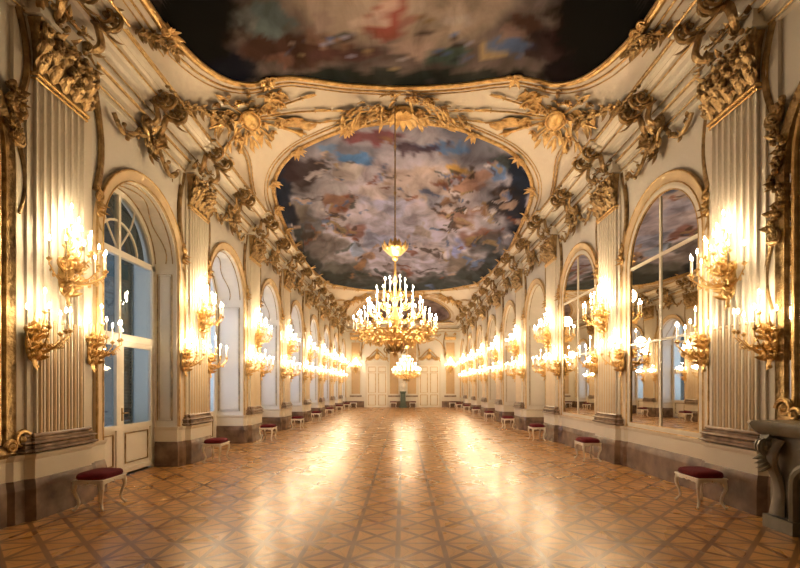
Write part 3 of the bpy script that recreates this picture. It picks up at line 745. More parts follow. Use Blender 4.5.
def plate_mesh(big, z0):
    mb = MB(); rr = random.Random(4 if big else 6); s = 1.0 if big else .85
    mb.ball((.03, 0, z0 - .10), .16 * s, (.35, .75, 1.7), k=10)
    for q in (-1, 1):
        mb.scroll((.07, q * .10 * s, z0 + .10), OY * q, OZ, .085 * s, 1.4, .022, -PI / 2, tail=(.05, 0, z0 - .12))
        mb.scroll((.08, q * .08 * s, z0 - .28 * s), OY * -q, OZ, .07 * s, 1.3, .022, PI / 2, tail=(.05, q * .02, z0 - .05))
        for j in range(6): mb.leaf((.05, q * .03, z0 - .36 * s + .11 * j * s), (.45, q * .7, .5 - .2 * (j % 3)), OX, .19 * s, .07, .5)
    for j in range(4): mb.leaf((.06, 0, z0 - .35 * s + .12 * j), (.55, 0, .3), OZ, .16, .09, .5)
    mb.leaf((.05, .0, z0 - .28 * s), (.08, .0, -1), OX, .26 * s, .09, .15); mb.ball((.07, .02, z0 - .46 * s), .03)
    if big:
        for j in range(10):
            a = rr.uniform(0, 2 * PI); mb.leaf((.10, .05 * math.cos(a), z0 + .02), (.6 + .3 * math.sin(a), math.cos(a), .2 * math.sin(a) - .1), OZ, .2, .07, .5)
        mb.tube([(.06, 0, z0 - .3), (.07, 0, z0 + .62)], [.04, .015], 8); mb.ball((.10, 0, z0 - .02), .07, (1, 1, 1.2))
        mb.leaf((.05, 0, z0 + .40), (.1, 0, 1), OX, .2, .1, .4)
    else: mb.tube([(.05, 0, z0 - .3), (.07, 0, z0 + .32)], [.035, .012], 8)
    return mb
def arm_mesh(p, q):
    p = V(p); q = V(q); mb = MB(); pts = []; n = 12
    for i in range(n + 1):
        t = i / n; c = p.lerp(q, t); sag = -.14 * math.sin(PI * t) * (1 if t < .75 else 1)
        pts.append(V((p.x + (q.x - p.x) * min(1, t * 1.15), p.y + (q.y - p.y) * min(1, t * 1.15), c.z + sag * (1 - t * .3))))
    pts[-1] = q - V((0, 0, .03)); pts[-2] = q - V((0, 0, .09))
    mb.tube(pts, [.013 - .005 * i / n for i in range(n + 1)], 5)
    d = (q - p); d.z = 0; d = d.normalized() if d.length > .01 else OX
    mb.scroll(pts[5] + V((0, 0, .045)), d, OZ, .04, 1.2, .009, -PI / 2, k=10, n=4)
    mb.scroll(pts[8] - V((0, 0, .045)), d, -OZ, .032, 1.2, .008, -PI / 2, k=10, n=4)
    mb.leaf(pts[3], d, OZ, .10, .04, .5, k=3); mb.leaf(pts[7], -d, -OZ, .08, .035, .5, k=3); mb.leaf(pts[9], d + V((0, 0, -.4)), -OZ, .07, .035, .5, k=3)
    return mb
def add_light(parent, loc, watts, radius=.10, name='candle_light'):
    l = bpy.data.lights.new(name, 'POINT'); l.energy = watts; l.color = WARM; l.shadow_soft_size = radius
    o = bpy.data.objects.new(name, l); col.objects.link(o); o.parent = parent; o.location = loc; return o
def make_sconce(big, detailed):
    root = empty('candle_sconce', cat='sconce'); z0, arms = sconce_geom(big); m = M['gold']
    if detailed:
        plate_mesh(big, z0).build('back_plate', m, root)
        for p, q in arms:
            a = arm_mesh(p, q); cup, wax, fl = candle_parts(*q)
            a.add(cup.v, cup.f); ao = a.build('candle_arm', m, root); wo = wax.build('candle', M['wick'], ao); fl.build('lit_bulb', M['flame'], wo) if False else fl.build('lit_bulb', M['flame'], ao)
    else:
        mb = plate_mesh(big, z0)
        for p, q in arms:
            a = MB(); pp, qq = V(p), V(q); n = 6
            a.tube([(pp.x + (qq.x - pp.x) * min(1, i / n * 1.15), pp.y + (qq.y - pp.y) * min(1, i / n * 1.15), pp.z + (qq.z - pp.z) * i / n - .13 * math.sin(PI * i / n)) for i in range(n + 1)], .011, 4)
            cup, wax, fl = candle_parts(*q); mb.add(a.v, a.f); mb.add(cup.v, cup.f); mb.add(wax.v, wax.f, 1); mb.add(fl.v, fl.f, 2)
        mb.build('sconce_body', [m, M['wick'], M['flame']], root)
    if big: add_light(root, (.30, 0, z0 + .52), UP_W, .16)
    else: add_light(root, (.30, 0, z0 + .36), LOW_W, .11)
    return root
protos = {(b, d): make_sconce(b, d) for b in (True, False) for d in (True, False)}
index_kids(); used = set()
def place_sconce(big, det, loc, rz, label, group):
    k = (big, det)
    if k not in used:
        used.add(k); o = protos[k]; o.location = loc; o.rotation_euler[2] = rz; o['label'] = label; o['group'] = group; return o
    return duplicate(protos[k], loc, rz, label, group)
for i in range(8):
    for sd in (0, 1):
        y = PILS[sd][i + 2]; det = i < 4; sg = 1 if sd == 0 else -1
        which = 'nearest' if i == 0 else ORD[i]
        place_sconce(True, det, (sg * (-W + .135), y, 0), 0 if sd == 0 else PI, 'large lit sconce high on the %s pilaster of the %s wall' % (which, SIDE[sd]), 'large sconces on the %s wall' % SIDE[sd])
        for q in (-1, 1):
            place_sconce(False, det, (sg * (-W + (.095 if (sd == 0 and i == 0 and q < 0) else .055)), y + q * (.52 if (sd == 0 and i == 0 and q < 0) else .655), 0), 0 if sd == 0 else PI,
                         'small lit sconce low on the %s side of the %s pilaster, %s wall' % ('near' if q < 0 else 'far', which, SIDE[sd]), 'small sconces on the %s wall' % SIDE[sd])

for o in list(bpy.data.objects):      # the lamps of the nearest pilasters burn lower
    if o.type == 'LIGHT' and o.parent is not None and o.parent.get('category') == 'sconce' and o.parent.location.y < PIL[2] + 1.2:
        o.data = o.data.copy(); o.data.energy *= .38

# ------------------------------------------------------------------ chandeliers
def make_chandelier(zdrop, ztop):
    """local z measured from the world floor; zdrop shifts all the body"""
    root = empty('gilded_chandelier', cat='chandelier'); m = M['gold']; D0 = zdrop
    tiers = [(1.0, 22, 3.10), (.84, 16, 3.26), (.66, 14, 3.52), (.45, 10, 3.80), (.24, 6, 4.04)]
    mb = MB(); mb.lathe([(.0, 2.46), (.035, 2.50), (.06, 2.55), (.03, 2.60), (.10, 2.64), (.17, 2.72), (.10, 2.80), (.08, 2.84), (.22, 2.92), (.26, 3.0), (.14, 3.10), (.07, 3.2), (.10, 3.34), (.13, 3.45), (.06, 3.56), (.045, 3.7), (.09, 3.84), (.05, 3.95), (.035, 4.2), (.07, 4.3), (.03, 4.4), (.022, 4.8), (.015, 5.0)], (0, 0, D0), 20)
    mb.build('central_stem', m, root)
    mb = MB(); mb.lathe([(.04, 4.78), (.08, 4.84), (.05, 4.88), (.14, 4.93), (.22, 5.0), (.27, 5.06), (.25, 5.10), (.15, 5.09), (.13, 5.18), (.16, 5.22), (.06, 5.24), (.03, 5.34)], (0, 0, D0), 18)
    for j in range(10):
        a = 2 * PI * j / 10; mb.leaf((.20 * math.cos(a), .20 * math.sin(a), D0 + 5.02), (math.cos(a), math.sin(a), .4), OZ, .22, .14, .7)
    mb.build('crown', m, root)
    mb = MB(); n = int((ztop - 5.2 - D0) / .14)
    mb.tube([(0, 0, D0 + 5.2), (0, 0, ztop)], .016, 6)
    for j in range(n):
        if j % 8 == 0: mb.ball((0, 0, D0 + 5.3 + .14 * j), .035, (1, 1, 1.4), k=6)
    mb.build('suspension_rod', M['oldgilt'], root)
    mb = MB()
    for rad, zz, r in ((.62, 2.98, .022), (.88, 3.06, .020), (.40, 2.86, .02)):
        mb.tube([(rad * math.cos(2 * PI * i / 40), rad * math.sin(2 * PI * i / 40), D0 + zz) for i in range(40)], r, 5, closed=True)
    rr = random.Random(2)
    for j in range(170):
        a = rr.uniform(0, 2 * PI); q = rr.choice((.35, .5, .62, .75, .9, .98)); z = 2.82 + .24 * (q - .3) + rr.uniform(-.06, .12)
        mb.leaf((q * math.cos(a), q * math.sin(a), D0 + z), (math.cos(a + rr.uniform(-1, 1)), math.sin(a + rr.uniform(-1, 1)), rr.uniform(-.8, .8)), OZ if rr.random() < .6 else -OZ, rr.uniform(.12, .2), .07, .6, k=3, n=5)
    for j in range(12):
        a = 2 * PI * j / 12; e = V((math.cos(a), math.sin(a), 0)); mb.scroll(e * .45 + V((0, 0, D0 + 2.82)), e, OZ, .11, 1.3, .022, 0, k=12, n=5)
        mb.scroll(e * .80 + V((0, 0, D0 + 2.93)), e, -OZ, .09, 1.3, .018, 0, k=12, n=5)
        mb.tube([e * (.1 + .75 * t / 8) + V((0, 0, D0 + 2.70 + .36 * math.sin(PI / 2 * t / 8))) for t in range(9)], .017, 5)
    mb.build('foliage_basket', m, root)
    mb = MB()
    for j in range(8):
        a = 2 * PI * j / 8; e = V((math.cos(a), math.sin(a), 0)); mb.leaf(e * .08 + V((0, 0, D0 + 2.60)), e + V((0, 0, .5)), -OZ, .25, .12, -.5)
        mb.scroll(e * .20 + V((0, 0, D0 + 2.66)), e, OZ, .08, 1.2, .018, -PI / 2, k=10, n=5)
    mb.build('lower_pendant', M['oldgilt'], root)
    for ti, (rad, n, z) in enumerate(tiers):
        for j in range(n):
            a = 2 * PI * (j + .5 * (ti % 2)) / n; e = V((math.cos(a), math.sin(a), 0)); zz = z + .03 * (j % 2)
            p = e * .08 + V((0, 0, D0 + z - .12)); q = e * rad + V((0, 0, D0 + zz))
            am = MB(); pts = [p.lerp(q, min(1, t / 7)) + V((0, 0, -.13 * math.sin(PI * min(1, t / 7)))) for t in range(8)]
            am.tube(pts, .010, 5); am.scroll(pts[5] + V((0, 0, .05)), e, OZ, .045, 1.1, .009, -PI / 2, k=8, n=4); am.leaf(pts[6], e, -OZ, .08, .04, .5, k=3, n=5)
            cup, wax, fl = candle_parts(q.x, q.y, q.z, .25); am.add(cup.v, cup.f)
            ao = am.build('candle_arm', m, root); wax.build('candle', M['wick'], ao); fl.build('lit_bulb', M['flame'], ao)
    for j in range(4):
        a = PI / 4 + PI / 2 * j; add_light(root, (.62 * math.cos(a), .62 * math.sin(a), D0 + 3.62), CH_W, .16)
    add_light(root, (0, 0, D0 + 4.45), CH_W * .8, .16)
    return root
c1 = make_chandelier(0, vz(-.15, 10.8) + .0); c1.location = (-.19, 10.8, 0); c1['label'] = 'large gilded chandelier full of lit candles, hanging nearest on a long rod'; c1['group'] = 'gilded chandeliers'
c2 = make_chandelier(-.38, vz(.2, 32.)); c2.location = (.25, 32.0, 0); c2['label'] = 'far smaller looking gilded chandelier hanging near the end wall'; c2['group'] = 'gilded chandeliers'

# ------------------------------------------------------------------ stools
def make_stool():
    root = empty('velvet_stool', cat='stool'); hx, hy = .19, .25
    mb = MB(); rs = []; n = 28
    def se(a, x, y, p=5): c, s_ = math.cos(a), math.sin(a); return (x * math.copysign(abs(c) ** (2 / p), c), y * math.copysign(abs(s_) ** (2 / p), s_))
    for z, k in ((.44, .94), (.452, .99), (.48, 1.02), (.51, .99), (.53, .90), (.543, .70), (.552, .4), (.555, .05)):
        rs.append([(*se(2 * PI * j / n, (hx + .02) * k, (hy + .02) * k), z) for j in range(n)])
    mb.rings(rs); mb.build('velvet_seat', M['velvet'], root)
    mb = MB()
    for ax in range(4):
        m_ = 12
        for i in range(m_):
            t0, t1 = i / m_, (i + 1) / m_
            def pt(t, dz, e=0):
                e = e + .016
                if ax == 0: p = (hx + e, -hy + 2 * hy * t)
                elif ax == 1: p = (-hx - e, -hy + 2 * hy * t)
                elif ax == 2: p = (-hx + 2 * hx * t, hy + e)
                else: p = (-hx + 2 * hx * t, -hy - e)
                return (*p, dz)
            b0 = .380 - .04 * math.sin(PI * t0) ** 2 * 0 + .015 * math.sin(2 * PI * t0 * 2) ** 2 - .02 * abs(math.cos(PI * t0)) ** 6; b1 = .380 + .015 * math.sin(2 * PI * t1 * 2) ** 2 - .02 * abs(math.cos(PI * t1)) ** 6
            vs = [pt(t0, b0), pt(t1, b1), pt(t1, .44), pt(t0, .44), pt(t0, b0, -.03), pt(t1, b1, -.03), pt(t1, .44, -.03), pt(t0, .44, -.03)]
            mb.add(vs, [(0, 1, 2, 3), (4, 7, 6, 5), (0, 4, 5, 1), (3, 2, 6, 7)])
        
    mb.tube([(hx + .02, -hy - .02, .436), (hx + .02, hy + .02, .436), (-hx - .02, hy + .02, .436), (-hx - .02, -hy - .02, .436)], .013, 6, closed=True)
    mb.build('carved_apron', M['white'], root)
    mb = MB()
    for sx in (-1, 1): mb.flower((sx * (hx + .005), 0, .405), (sx, 0, 0), .03)
    for sy in (-1, 1): mb.flower((0, sy * (hy + .005), .405), (0, sy, 0), .03)
    mb.build('gilt_rosette', M['gilt'], root)
    for sx in (-1, 1):
        for sy in (-1, 1):
            mb = MB(); d = V((sx, sy, 0)).normalized(); pts = []; rr = []
            for i in range(13):
                t = i / 12; off = .030 * math.sin(PI * min(1, t * 1.25)) - .035 * math.sin(PI * max(0, (t - .35) / .65)) * 1.0 + .03 * max(0, t - .85) / .15
                pts.append(V((sx * (hx - .012), sy * (hy - .012), .42 * (1 - t) + .02)) + d * off); rr.append(.038 - .019 * math.sin(PI / 2 * min(1, t * 1.3)))
            mb.tube(pts, rr, 8); mb.ball((*(V((sx * (hx - .012), sy * (hy - .012), 0)) + d * .03).xy, .022), .022, (1, 1, 1)); mb.ball((*(V((sx * (hx - .012), sy * (hy - .012), 0)) + d * .05).xy, .034), .012)
            lg = mb.build('cabriole_leg', M['white'], root)
            mb = MB(); mb.leaf(V((sx * (hx - .005), sy * (hy - .005), .40)) + d * .02, (d.x * .15, d.y * .15, -1), d, .11, .03, .1, k=4); mb.build('gilt_leaf', M['gilt'], lg)
    return root
stool = make_stool(); index_kids(); ff = True
for sd in (0, 1):
    for i, y in enumerate(PIL[2:]):
        x = 4.43 * (-1 if sd == 0 else 1); yy = y - (.12 if sd == 0 else 0.0) + (.0 if i else .03)
        lab = ('nearest crimson velvet stool with ivory cabriole legs by the %s wall' % SIDE[sd] if i == 0 else '%s crimson stool in the row along the %s wall, counting from the camera' % (ORD[i], SIDE[sd]))
        gp = 'velvet stools along the %s wall' % SIDE[sd]
        if ff: stool.location = (x, yy, 0); stool['label'] = lab; stool['group'] = gp; ff = False
        else: duplicate(stool, (x, yy, 0), PI if sd else 0, lab, gp)
for x, l in ((-.85, 'left of the green plinth'), (.85, 'right of the green plinth')):
    duplicate(stool, (x, YE - .5, 0), PI / 2, 'small velvet stool against the end wall, %s' % l, 'velvet stools at the end wall')
for x, l in ((-4.3, 'left corner'), (4.3, 'right corner')):
    duplicate(stool, (x, YE - .5, 0), PI / 2, 'small velvet stool against the end wall in the %s' % l, 'velvet stools at the end wall')

# ------------------------------------------------------------------ end wall
mb = MB(); y = YE
for a, b in ((-W, -3.42), (-1.15, 1.15), (3.42, W)): mb.box(a, b, y - .08, y, 0, .55)
o = mb.build('baseboard_far', M['marble'], smooth=False); o['kind'] = 'structure'
mb = MB()
for a, b in ((-W, -3.42), (-1.15, 1.15), (3.42, W)): mb.box(a, b, y - .06, y, .55, .88); mb.box(a, b, y - .09, y, .86, .92)
o = mb.build(trim_name(), M['cream'], smooth=False); o['kind'] = 'structure'
def make_end_door(x, name, label):
    root = empty(name, (x, YE, 0)); root['kind'] = 'structure'; root['label'] = label; root['category'] = 'door'
    mb = MB(); mb.box(-1.06, -.88, -.12, 0, 0, 3.85); mb.box(.88, 1.06, -.12, 0, 0, 3.85); mb.box(-1.06, 1.06, -.12, 0, 3.68, 3.86); mb.box(-1.12, 1.12, -.18, 0, 3.86, 3.96)
    mb.build('door_frame', M['cream'], root, smooth=False)
    for q in (-1, 1):
        a, b = sorted((q * .01, q * .88)); mb = MB(); mb.box(a, b, -.06, 0, .01, 3.68); o = mb.build('door_leaf', M['white'], root, smooth=False)
        mb = MB()
        for z0, z1 in ((.2, 1.1), (1.3, 3.0), (3.12, 3.55)): mb.tube([(a + .13, -.065, z0), (b - .13, -.065, z0), (b - .13, -.065, z1), (a + .13, -.065, z1)], .038, 5, closed=True)
        mb.build('panel_moulding', M['gilt'], o)
    mb = MB(); z = 4.0
    for q in (-1, 1):
        mb.tube([(q * 1.0, -.10, z), (q * .8, -.12, z + .35), (q * .35, -.12, z + .8), (0, -.12, z + 1.15)], .045, 6)
        mb.scroll((q * .75, -.12, z + .25), V((q, 0, 0)), OZ, .2, 1.3, .045, 0)
        for j in range(5): mb.leaf((q * .12 * j, -.08, z + .15 + .08 * (4 - j)), (q, -.2, .4), (0, -1, 0), .4, .16, .3)
    mb.ball((0, -.06, z + .5), .3, (.85, .35, 1.2), k=12); mb.leaf((0, -.1, z + .8), (0, -.2, 1), (0, -1, 0), .45, .3, .3)
    mb.build('overdoor_relief', M['gilt'], root)
make_end_door(-2.28, 'door_11', 'double panelled door at the left of the end wall')
make_end_door(2.28, 'door_12', 'double panelled door at the right of the end wall')
# flat pilaster panels of the end wall
lab = ['far left corner', 'left of the plinth', 'right of the plinth', 'far right corner']
for i, x in enumerate((-4.15, -.78, .78, 4.15)):
    root = empty('panelled_pilaster', (x, YE, 0), cat='pilaster'); root['label'] = 'flat gold toned pilaster panel on the end wall, %s' % lab[i]; root['group'] = 'pilaster panels on the end wall'
    mb = MB(); mb.box(-.44, .44, -.10, 0, .92, 6.4); mb.build('panel_shaft', M['cream'], root, smooth=False)
    mb = MB(); mb.box(-.34, .34, -.112, -.09, 1.2, 5.7); mb.build('ochre_infill', M['ochre'], root, smooth=False)
    mb = MB(); mb.tube([(-.34, -.11, 1.2), (.34, -.11, 1.2), (.34, -.11, 5.7), (-.34, -.11, 5.7)], .028, 5, closed=True); mb.build('gilt_moulding', M['gilt'], root)
    mb = MB()
    for j in range(6): mb.leaf((-.4 + .16 * j, -.11, 5.9), (0, -.3, 1), (0, -1, 0), .45, .2, .5)
    for q in (-1, 1): mb.scroll((q * .4, -.16, 6.45), V((q, 0, 0)), OZ, .14, 1.3, .04, PI)
    mb.build('gilded_capital', M['gilt'], root)
    mb = MB(); mb.box(-.52, .52, -.16, 0, .92, 1.06); mb.build('base_moulding', M['basegrey'], root, smooth=False)
for x, l in ((-4.15, 'left'), (4.15, 'right')):
    duplicate(protos[(True, False)], (x, YE - .10, 0), -PI / 2, 'large lit sconce on the end wall in the far %s corner' % l, 'sconces on the end wall')
root = empty('green_plinth', (0, YE - .55, 0), cat='plinth'); root['label'] = 'dark green plinth in the middle of the end wall carrying a white vase'
mb = MB(); mb.box(-.36, .36, -.3, .3, 0, .14); mb.box(-.30, .30, -.25, .25, .14, .24); mb.build('plinth_base', M['stove'], root, smooth=False)
mb = MB(); mb.rings([[(-a, -a * .85, z), (a, -a * .85, z), (a, a * .85, z), (-a, a * .85, z)] for z, a in ((.24, .24), (1.2, .20), (1.3, .26), (1.36, .28), (1.42, .28))]); mb.build('plinth_shaft', M['stove'], root, smooth=False)
v_ = MB(); v_.lathe([(.16, 0), (.17, .04), (.07, .10), (.06, .16), (.18, .30), (.24, .48), (.22, .62), (.12, .72), (.13, .80), (.17, .84), (.10, .86), (.04, .95), (.01, 1.0)], (0, 0, 1.42), 20)
for q in (-1, 1): v_.tube([(q * .2, 0, 1.42 + .6), (q * .32, 0, 1.42 + .66), (q * .30, 0, 1.42 + .45), (q * .2, 0, 1.42 + .38)], .018, 6)
vo = v_.build('lidded_vase', M['white'], loc=(0, YE - .55, 0)); tag(vo, 'white lidded vase standing on the dark green plinth', 'vase')
for x, l in ((-2.28, 'over the left door'), (0, 'above the green plinth'), (2.28, 'over the right door')):
    duplicate(crest, (x, YE, 0), -PI / 2, 'gilded rocaille crest high on the end wall, %s' % l, 'gilded crests on the end wall')
# arched gilt mouldings high on the end wall
mb = MB()
for x in (-2.28, 2.28): mb.tube([(x + 1.25 * math.cos(PI * i / 20), YE - .02, 5.15 + .95 * math.sin(PI * i / 20)) for i in range(21)], .04, 6)
mb.tube([(.62 * math.cos(PI * i / 20) * 0 + (-.35 + .7 * i / 20), YE - .02, 6.0) for i in range(21)], .03, 5)
mb.build(trim_name(), M['gilt'])['kind'] = 'structure'

# ------------------------------------------------------------------ ceiling paintings
def outline(px, mirror_y=None, n=None):
    half = [unproj(*p) for p in px]      # from near/top centre round the left side to the other centre
    return half
def catmull(pts, k=6, closed=True):
    n = len(pts); out = []
    for i in range(n):
        p0, p1, p2, p3 = pts[(i - 1) % n], pts[i], pts[(i + 1) % n], pts[(i + 2) % n]
        for j in range(k):
            t = j / k; out.append(tuple(.5 * (2 * p1[a] + (p2[a] - p0[a]) * t + (2 * p0[a] - 5 * p1[a] + 4 * p2[a] - p3[a]) * t * t + (3 * p1[a] - p0[a] - 3 * p2[a] + p3[a]) * t ** 3) for a in (0, 1)))
    return out
def sym(half): return half + [(-s_, y) for s_, y in reversed(half[1:-1])]
o2 = catmull(sym(outline([(403, 121), (355, 126), (320, 138), (295, 151), (279, 168), (273, 186), (276, 205), (287, 232), (302, 259), (318, 276), (334, 285), (365, 289.5), (403, 291)])), 10)
half1 = outline([(403, 86), (350, 83.5), (310, 78), (288, 76), (268, 79), (250, 83), (228, 79), (205, 66), (180, 43), (160, 20), (148, 3)])
ymid = 1.6
half1 = half1 + [(-s_ if False else s_, 2 * ymid - y) for s_, y in reversed(half1)]
o1 = catmull(sym(half1), 6)
o3 = catmull(sym(outline([(403, 296), (385, 297), (368, 302), (357, 311), (356, 318), (365, 321.5), (385, 320), (403, 320)])), 8)
def Vp2(p): return V((p[0], p[1], 0))
def lerp3(a, b, t): return tuple(a[i] + (b[i] - a[i]) * t for i in range(3))
def sm(t): t = max(0, min(1, t)); return t * t * (3 - 2 * t)
BL2 = [  # painted patches of the oval: x, y, rx, ry, colour, strength
 (400, 215, 80, 60, (.64, .57, .57), .95), (400, 245, 60, 30, (.50, .48, .55), .7), (320, 190, 28, 22, (.34, .32, .31), .7), (430, 185, 40, 22, (.60, .48, .38), .8),
 (283, 185, 15, 28, (.05, .06, .08), 1.), (300, 172, 18, 15, (.08, .06, .06), .9), (517, 190, 14, 40, (.05, .06, .08), 1.), (505, 205, 15, 16, (.07, .06, .06), .9), (500, 160, 14, 12, (.10, .12, .11), .9),
 (358, 159, 16, 7, (.12, .25, .45), .95), (330, 148, 12, 6, (.15, .26, .40), .7), (375, 137, 30, 6, (.24, .09, .09), .9), (440, 146, 28, 6, (.12, .22, .38), .9), (415, 148, 20, 6, (.10, .07, .08), .9), (492, 172, 10, 9, (.20, .32, .52), .95),
 (349, 172, 11, 10, (.62, .54, .44), .8), (340, 200, 20, 9, (.30, .15, .08), .8), (350, 230, 18, 7, (.30, .13, .08), .8), (453, 170, 9, 6, (.65, .38, .10), .9), (470, 183, 14, 10, (.42, .20, .10), .7),
 (308, 228, 18, 18, (.12, .13, .13), .8), (325, 250, 16, 14, (.16, .14, .12), .8), (300, 215, 14, 9, (.20, .17, .13), .8), (345, 272, 26, 10, (.13, .13, .11), .9), (366, 258, 12, 5, (.50, .28, .12), .7), (355, 250, 10, 8, (.30, .45, .62), .6),
 (455, 262, 20, 8, (.22, .17, .11), .8), (480, 235, 20, 8, (.28, .13, .08), .8), (460, 212, 20, 8, (.35, .18, .10), .8), (462, 250, 7, 9, (.35, .42, .70), .8), (490, 245, 16, 14, (.14, .14, .13), .8), (440, 283, 45, 9, (.10, .11, .10), .9), (380, 285, 45, 6, (.10, .11, .10), .9),
 (420, 230, 12, 7, (.30, .24, .16), .7), (432, 200, 14, 9, (.22, .34, .52), .5), (495, 260, 16, 14, (.09, .10, .10), .95), (284, 215, 10, 22, (.05, .055, .07), 1.), (520, 215, 10, 22, (.05, .055, .07), 1.), (310, 262, 14, 12, (.07, .075, .075), .95), (335, 278, 18, 8, (.07, .075, .07), .95), (475, 275, 22, 9, (.07, .08, .075), .95), (403, 288, 60, 6, (.08, .09, .085), .95), (390, 205, 22, 9, (.46, .48, .60), .7), (380, 240, 14, 8, (.40, .46, .62), .7), (425, 250, 16, 8, (.60, .52, .50), .7), (300, 245, 8, 16, (.07, .08, .08), .9), (385, 190, 18, 8, (.68, .56, .46), .6), (410, 172, 22, 7, (.66, .52, .40), .6)]
BL1 = [
 (400, 0, 110, 45, (.52, .40, .28), 1.), (390, 20, 22, 22, (.35, .10, .08), .9), (387, 8, 10, 12, (.72, .50, .36), .9), (384, -6, 6, 7, (.55, .36, .24), .9), (372, 20, 14, 6, (.70, .52, .38), .8), (300, 50, 60, 16, (.13, .075, .06), .9), (312, 35, 11, 11, (.30, .19, .13), .8), (335, 42, 13, 8, (.52, .34, .22), .8), (322, 22, 10, 8, (.38, .28, .22), .7),
 (262, 20, 26, 18, (.20, .26, .23), .9), (240, 15, 14, 12, (.30, .30, .25), .7), (280, 60, 14, 6, (.36, .20, .14), .8), (415, 50, 14, 10, (.62, .44, .32), .8), (445, 55, 20, 10, (.10, .17, .13), .8), (458, 20, 18, 6, (.55, .46, .36), .7), (487, 52, 10, 7, (.50, .36, .18), .85), (515, 48, 22, 9, (.14, .20, .30), .9), (530, 22, 10, 9, (.16, .09, .07), .9), (517, 33, 9, 8, (.36, .23, .17), .7),
 (548, 45, 20, 20, (.07, .05, .05), .9), (190, 20, 45, 60, (.018, .018, .022), 1.), (610, 20, 55, 60, (.018, .018, .022), 1.), (400, 78, 150, 9, (.05, .06, .055), .9), (230, 70, 30, 15, (.03, .035, .045), .9), (570, 70, 30, 14, (.03, .03, .035), .9), (350, 55, 40, 7, (.16, .09, .08), .7)]
def scatter_figures(n, cx, cy, rx, ry, seed):
    rr = random.Random(seed); pal = [(.50, .36, .26), (.34, .20, .11), (.12, .09, .08), (.72, .64, .58), (.16, .22, .34), (.28, .12, .08), (.42, .30, .15), (.08, .10, .09), (.10, .08, .07), (.50, .47, .52), (.22, .20, .20)]; out = []
    for _ in range(n):
        a = rr.uniform(0, 2 * PI); q = rr.uniform(.42, 1.) ; x = cx + rx * q * math.cos(a); y = cy + ry * q * math.sin(a)
        for _ in range(rr.randint(2, 5)): out.append((x + rr.gauss(0, 6), y + rr.gauss(0, 3.2), rr.uniform(2., 5.5), rr.uniform(1.2, 3.), rr.choice(pal), .85))
    return out
BL2 += scatter_figures(46, 402, 212, 116, 74, 4) + scatter_figures(46, 402, 225, 122, 72, 14)
BL1 += scatter_figures(16, 400, 45, 120, 28, 6)
def make_painting(out, base, blobs, label, name='ceiling_painting', gain=.8, fr=1.):
    n = len(out); cs = 0.; cy = (min(p[1] for p in out) + max(p[1] for p in out)) / 2
    root = empty(name, (0, 0, 0), cat='ceiling painting'); root['label'] = label; root['group'] = 'painted fields on the ceiling'
    K = 90; vs = [vp(cs, cy, .02)]; fs = []
    for r in range(1, K + 1):
        q = (r / K)
        for s_, y in out: vs.append(vp(s_ * q, cy + (y - cy) * q, .02))
    for j in range(n): fs.append((0, 1 + j, 1 + (j + 1) % n))
    for r in range(K - 1):
        a = 1 + r * n; b = a + n
        for j in range(n): fs.append((a + j, b + j, b + (j + 1) % n, a + (j + 1) % n))
    mb = MB(); mb.add(vs, fs); o = mb.build('painted_field', M['paint'], root)
    at = o.data.color_attributes.new('pigment', 'FLOAT_COLOR', 'POINT')
    for i, v in enumerate(o.data.vertices):
        p = v.co; Y = max(.5, p.y); px = VX + F * p.x / Y; py = HY - F * (p.z - EYE) / Y
        w1 = noise.noise_vector(V((px * .05, py * .07, 1.))) ; w2 = noise.noise_vector(V((px * .15, py * .2, 5.)))
        qx = px + w1.x * 14 + w2.x * 6; qy = py + w1.y * 9 + w2.y * 4
        c = base(px, py, noise.noise(V((px * .02, py * .035, 3)))); 
        for bx, by, rx, ry, cc, stn in blobs:
            d = ((qx - bx) / rx) ** 2 + ((qy - by) / ry) ** 2
            if d < 1.5: c = lerp3(c, cc, stn * (1 - sm((d - .6) / .9)))
        at.data[i].color = (*(max(0, (x_ - .04)) * gain * q_ for x_, q_ in zip(c, (.95, 1.06, 1.42))), 1)
    path = [vp(s_, y, .0) for s_, y in out]; nr = [vn(s2x(s_), y) for s_, y in out]
    # make sure profile b<0 side lies outside: frame is symmetrical enough
    mb = MB(); mb.sweep(path, nr, [(-.09 * fr, -.02), (-.09 * fr, .03), (-.05 * fr, .06), (-.01, .05), (.02, .07), (.045, .05), (.05, -.02)], closed=True); mb.build('moulded_frame', M['gilt'], root)
    for e, r in ((.20, .022), (.30, .012)):
        cyy = (min(p.y for p in path) + max(p.y for p in path)) / 2; m3 = MB(); pp = []
        for i in range(n):
            a, b = Vp2(out[i - 1]), Vp2(out[(i + 1) % n]); t = (b - a).normalized(); q = Vp2(out[i]); nn = V((t.y, -t.x, 0)); nn = nn if nn.dot(q - V((0, cyy, 0))) > 0 else -nn; q = q + nn * e * fr
            pp.append(vp(max(-SMAX + .03, min(SMAX - .03, q.x)), q.y, .01))
        m3.tube(pp, r, 5, closed=True); m3.build('outer_fillet', M['gilt'], root)
    return root, path, nr, out
def b2(px, py, nz): return lerp3((.22, .215, .23), (.50, .46, .46), sm(.5 + nz * 1.3))
def b1(px, py, nz): return lerp3((.12, .10, .09), (.28, .22, .17), sm(.5 + nz))
def b3(px, py, nz): return lerp3((.26, .19, .15), (.42, .32, .26), sm(.5 + nz * 1.4))
P2 = make_painting(o2, b2, BL2, 'large oval painted sky with clouds and figures in the middle of the ceiling')
P1 = make_painting(o1, b1, BL1, 'dark painted ceiling field cut off by the top of the picture, nearest the camera', gain=.62)
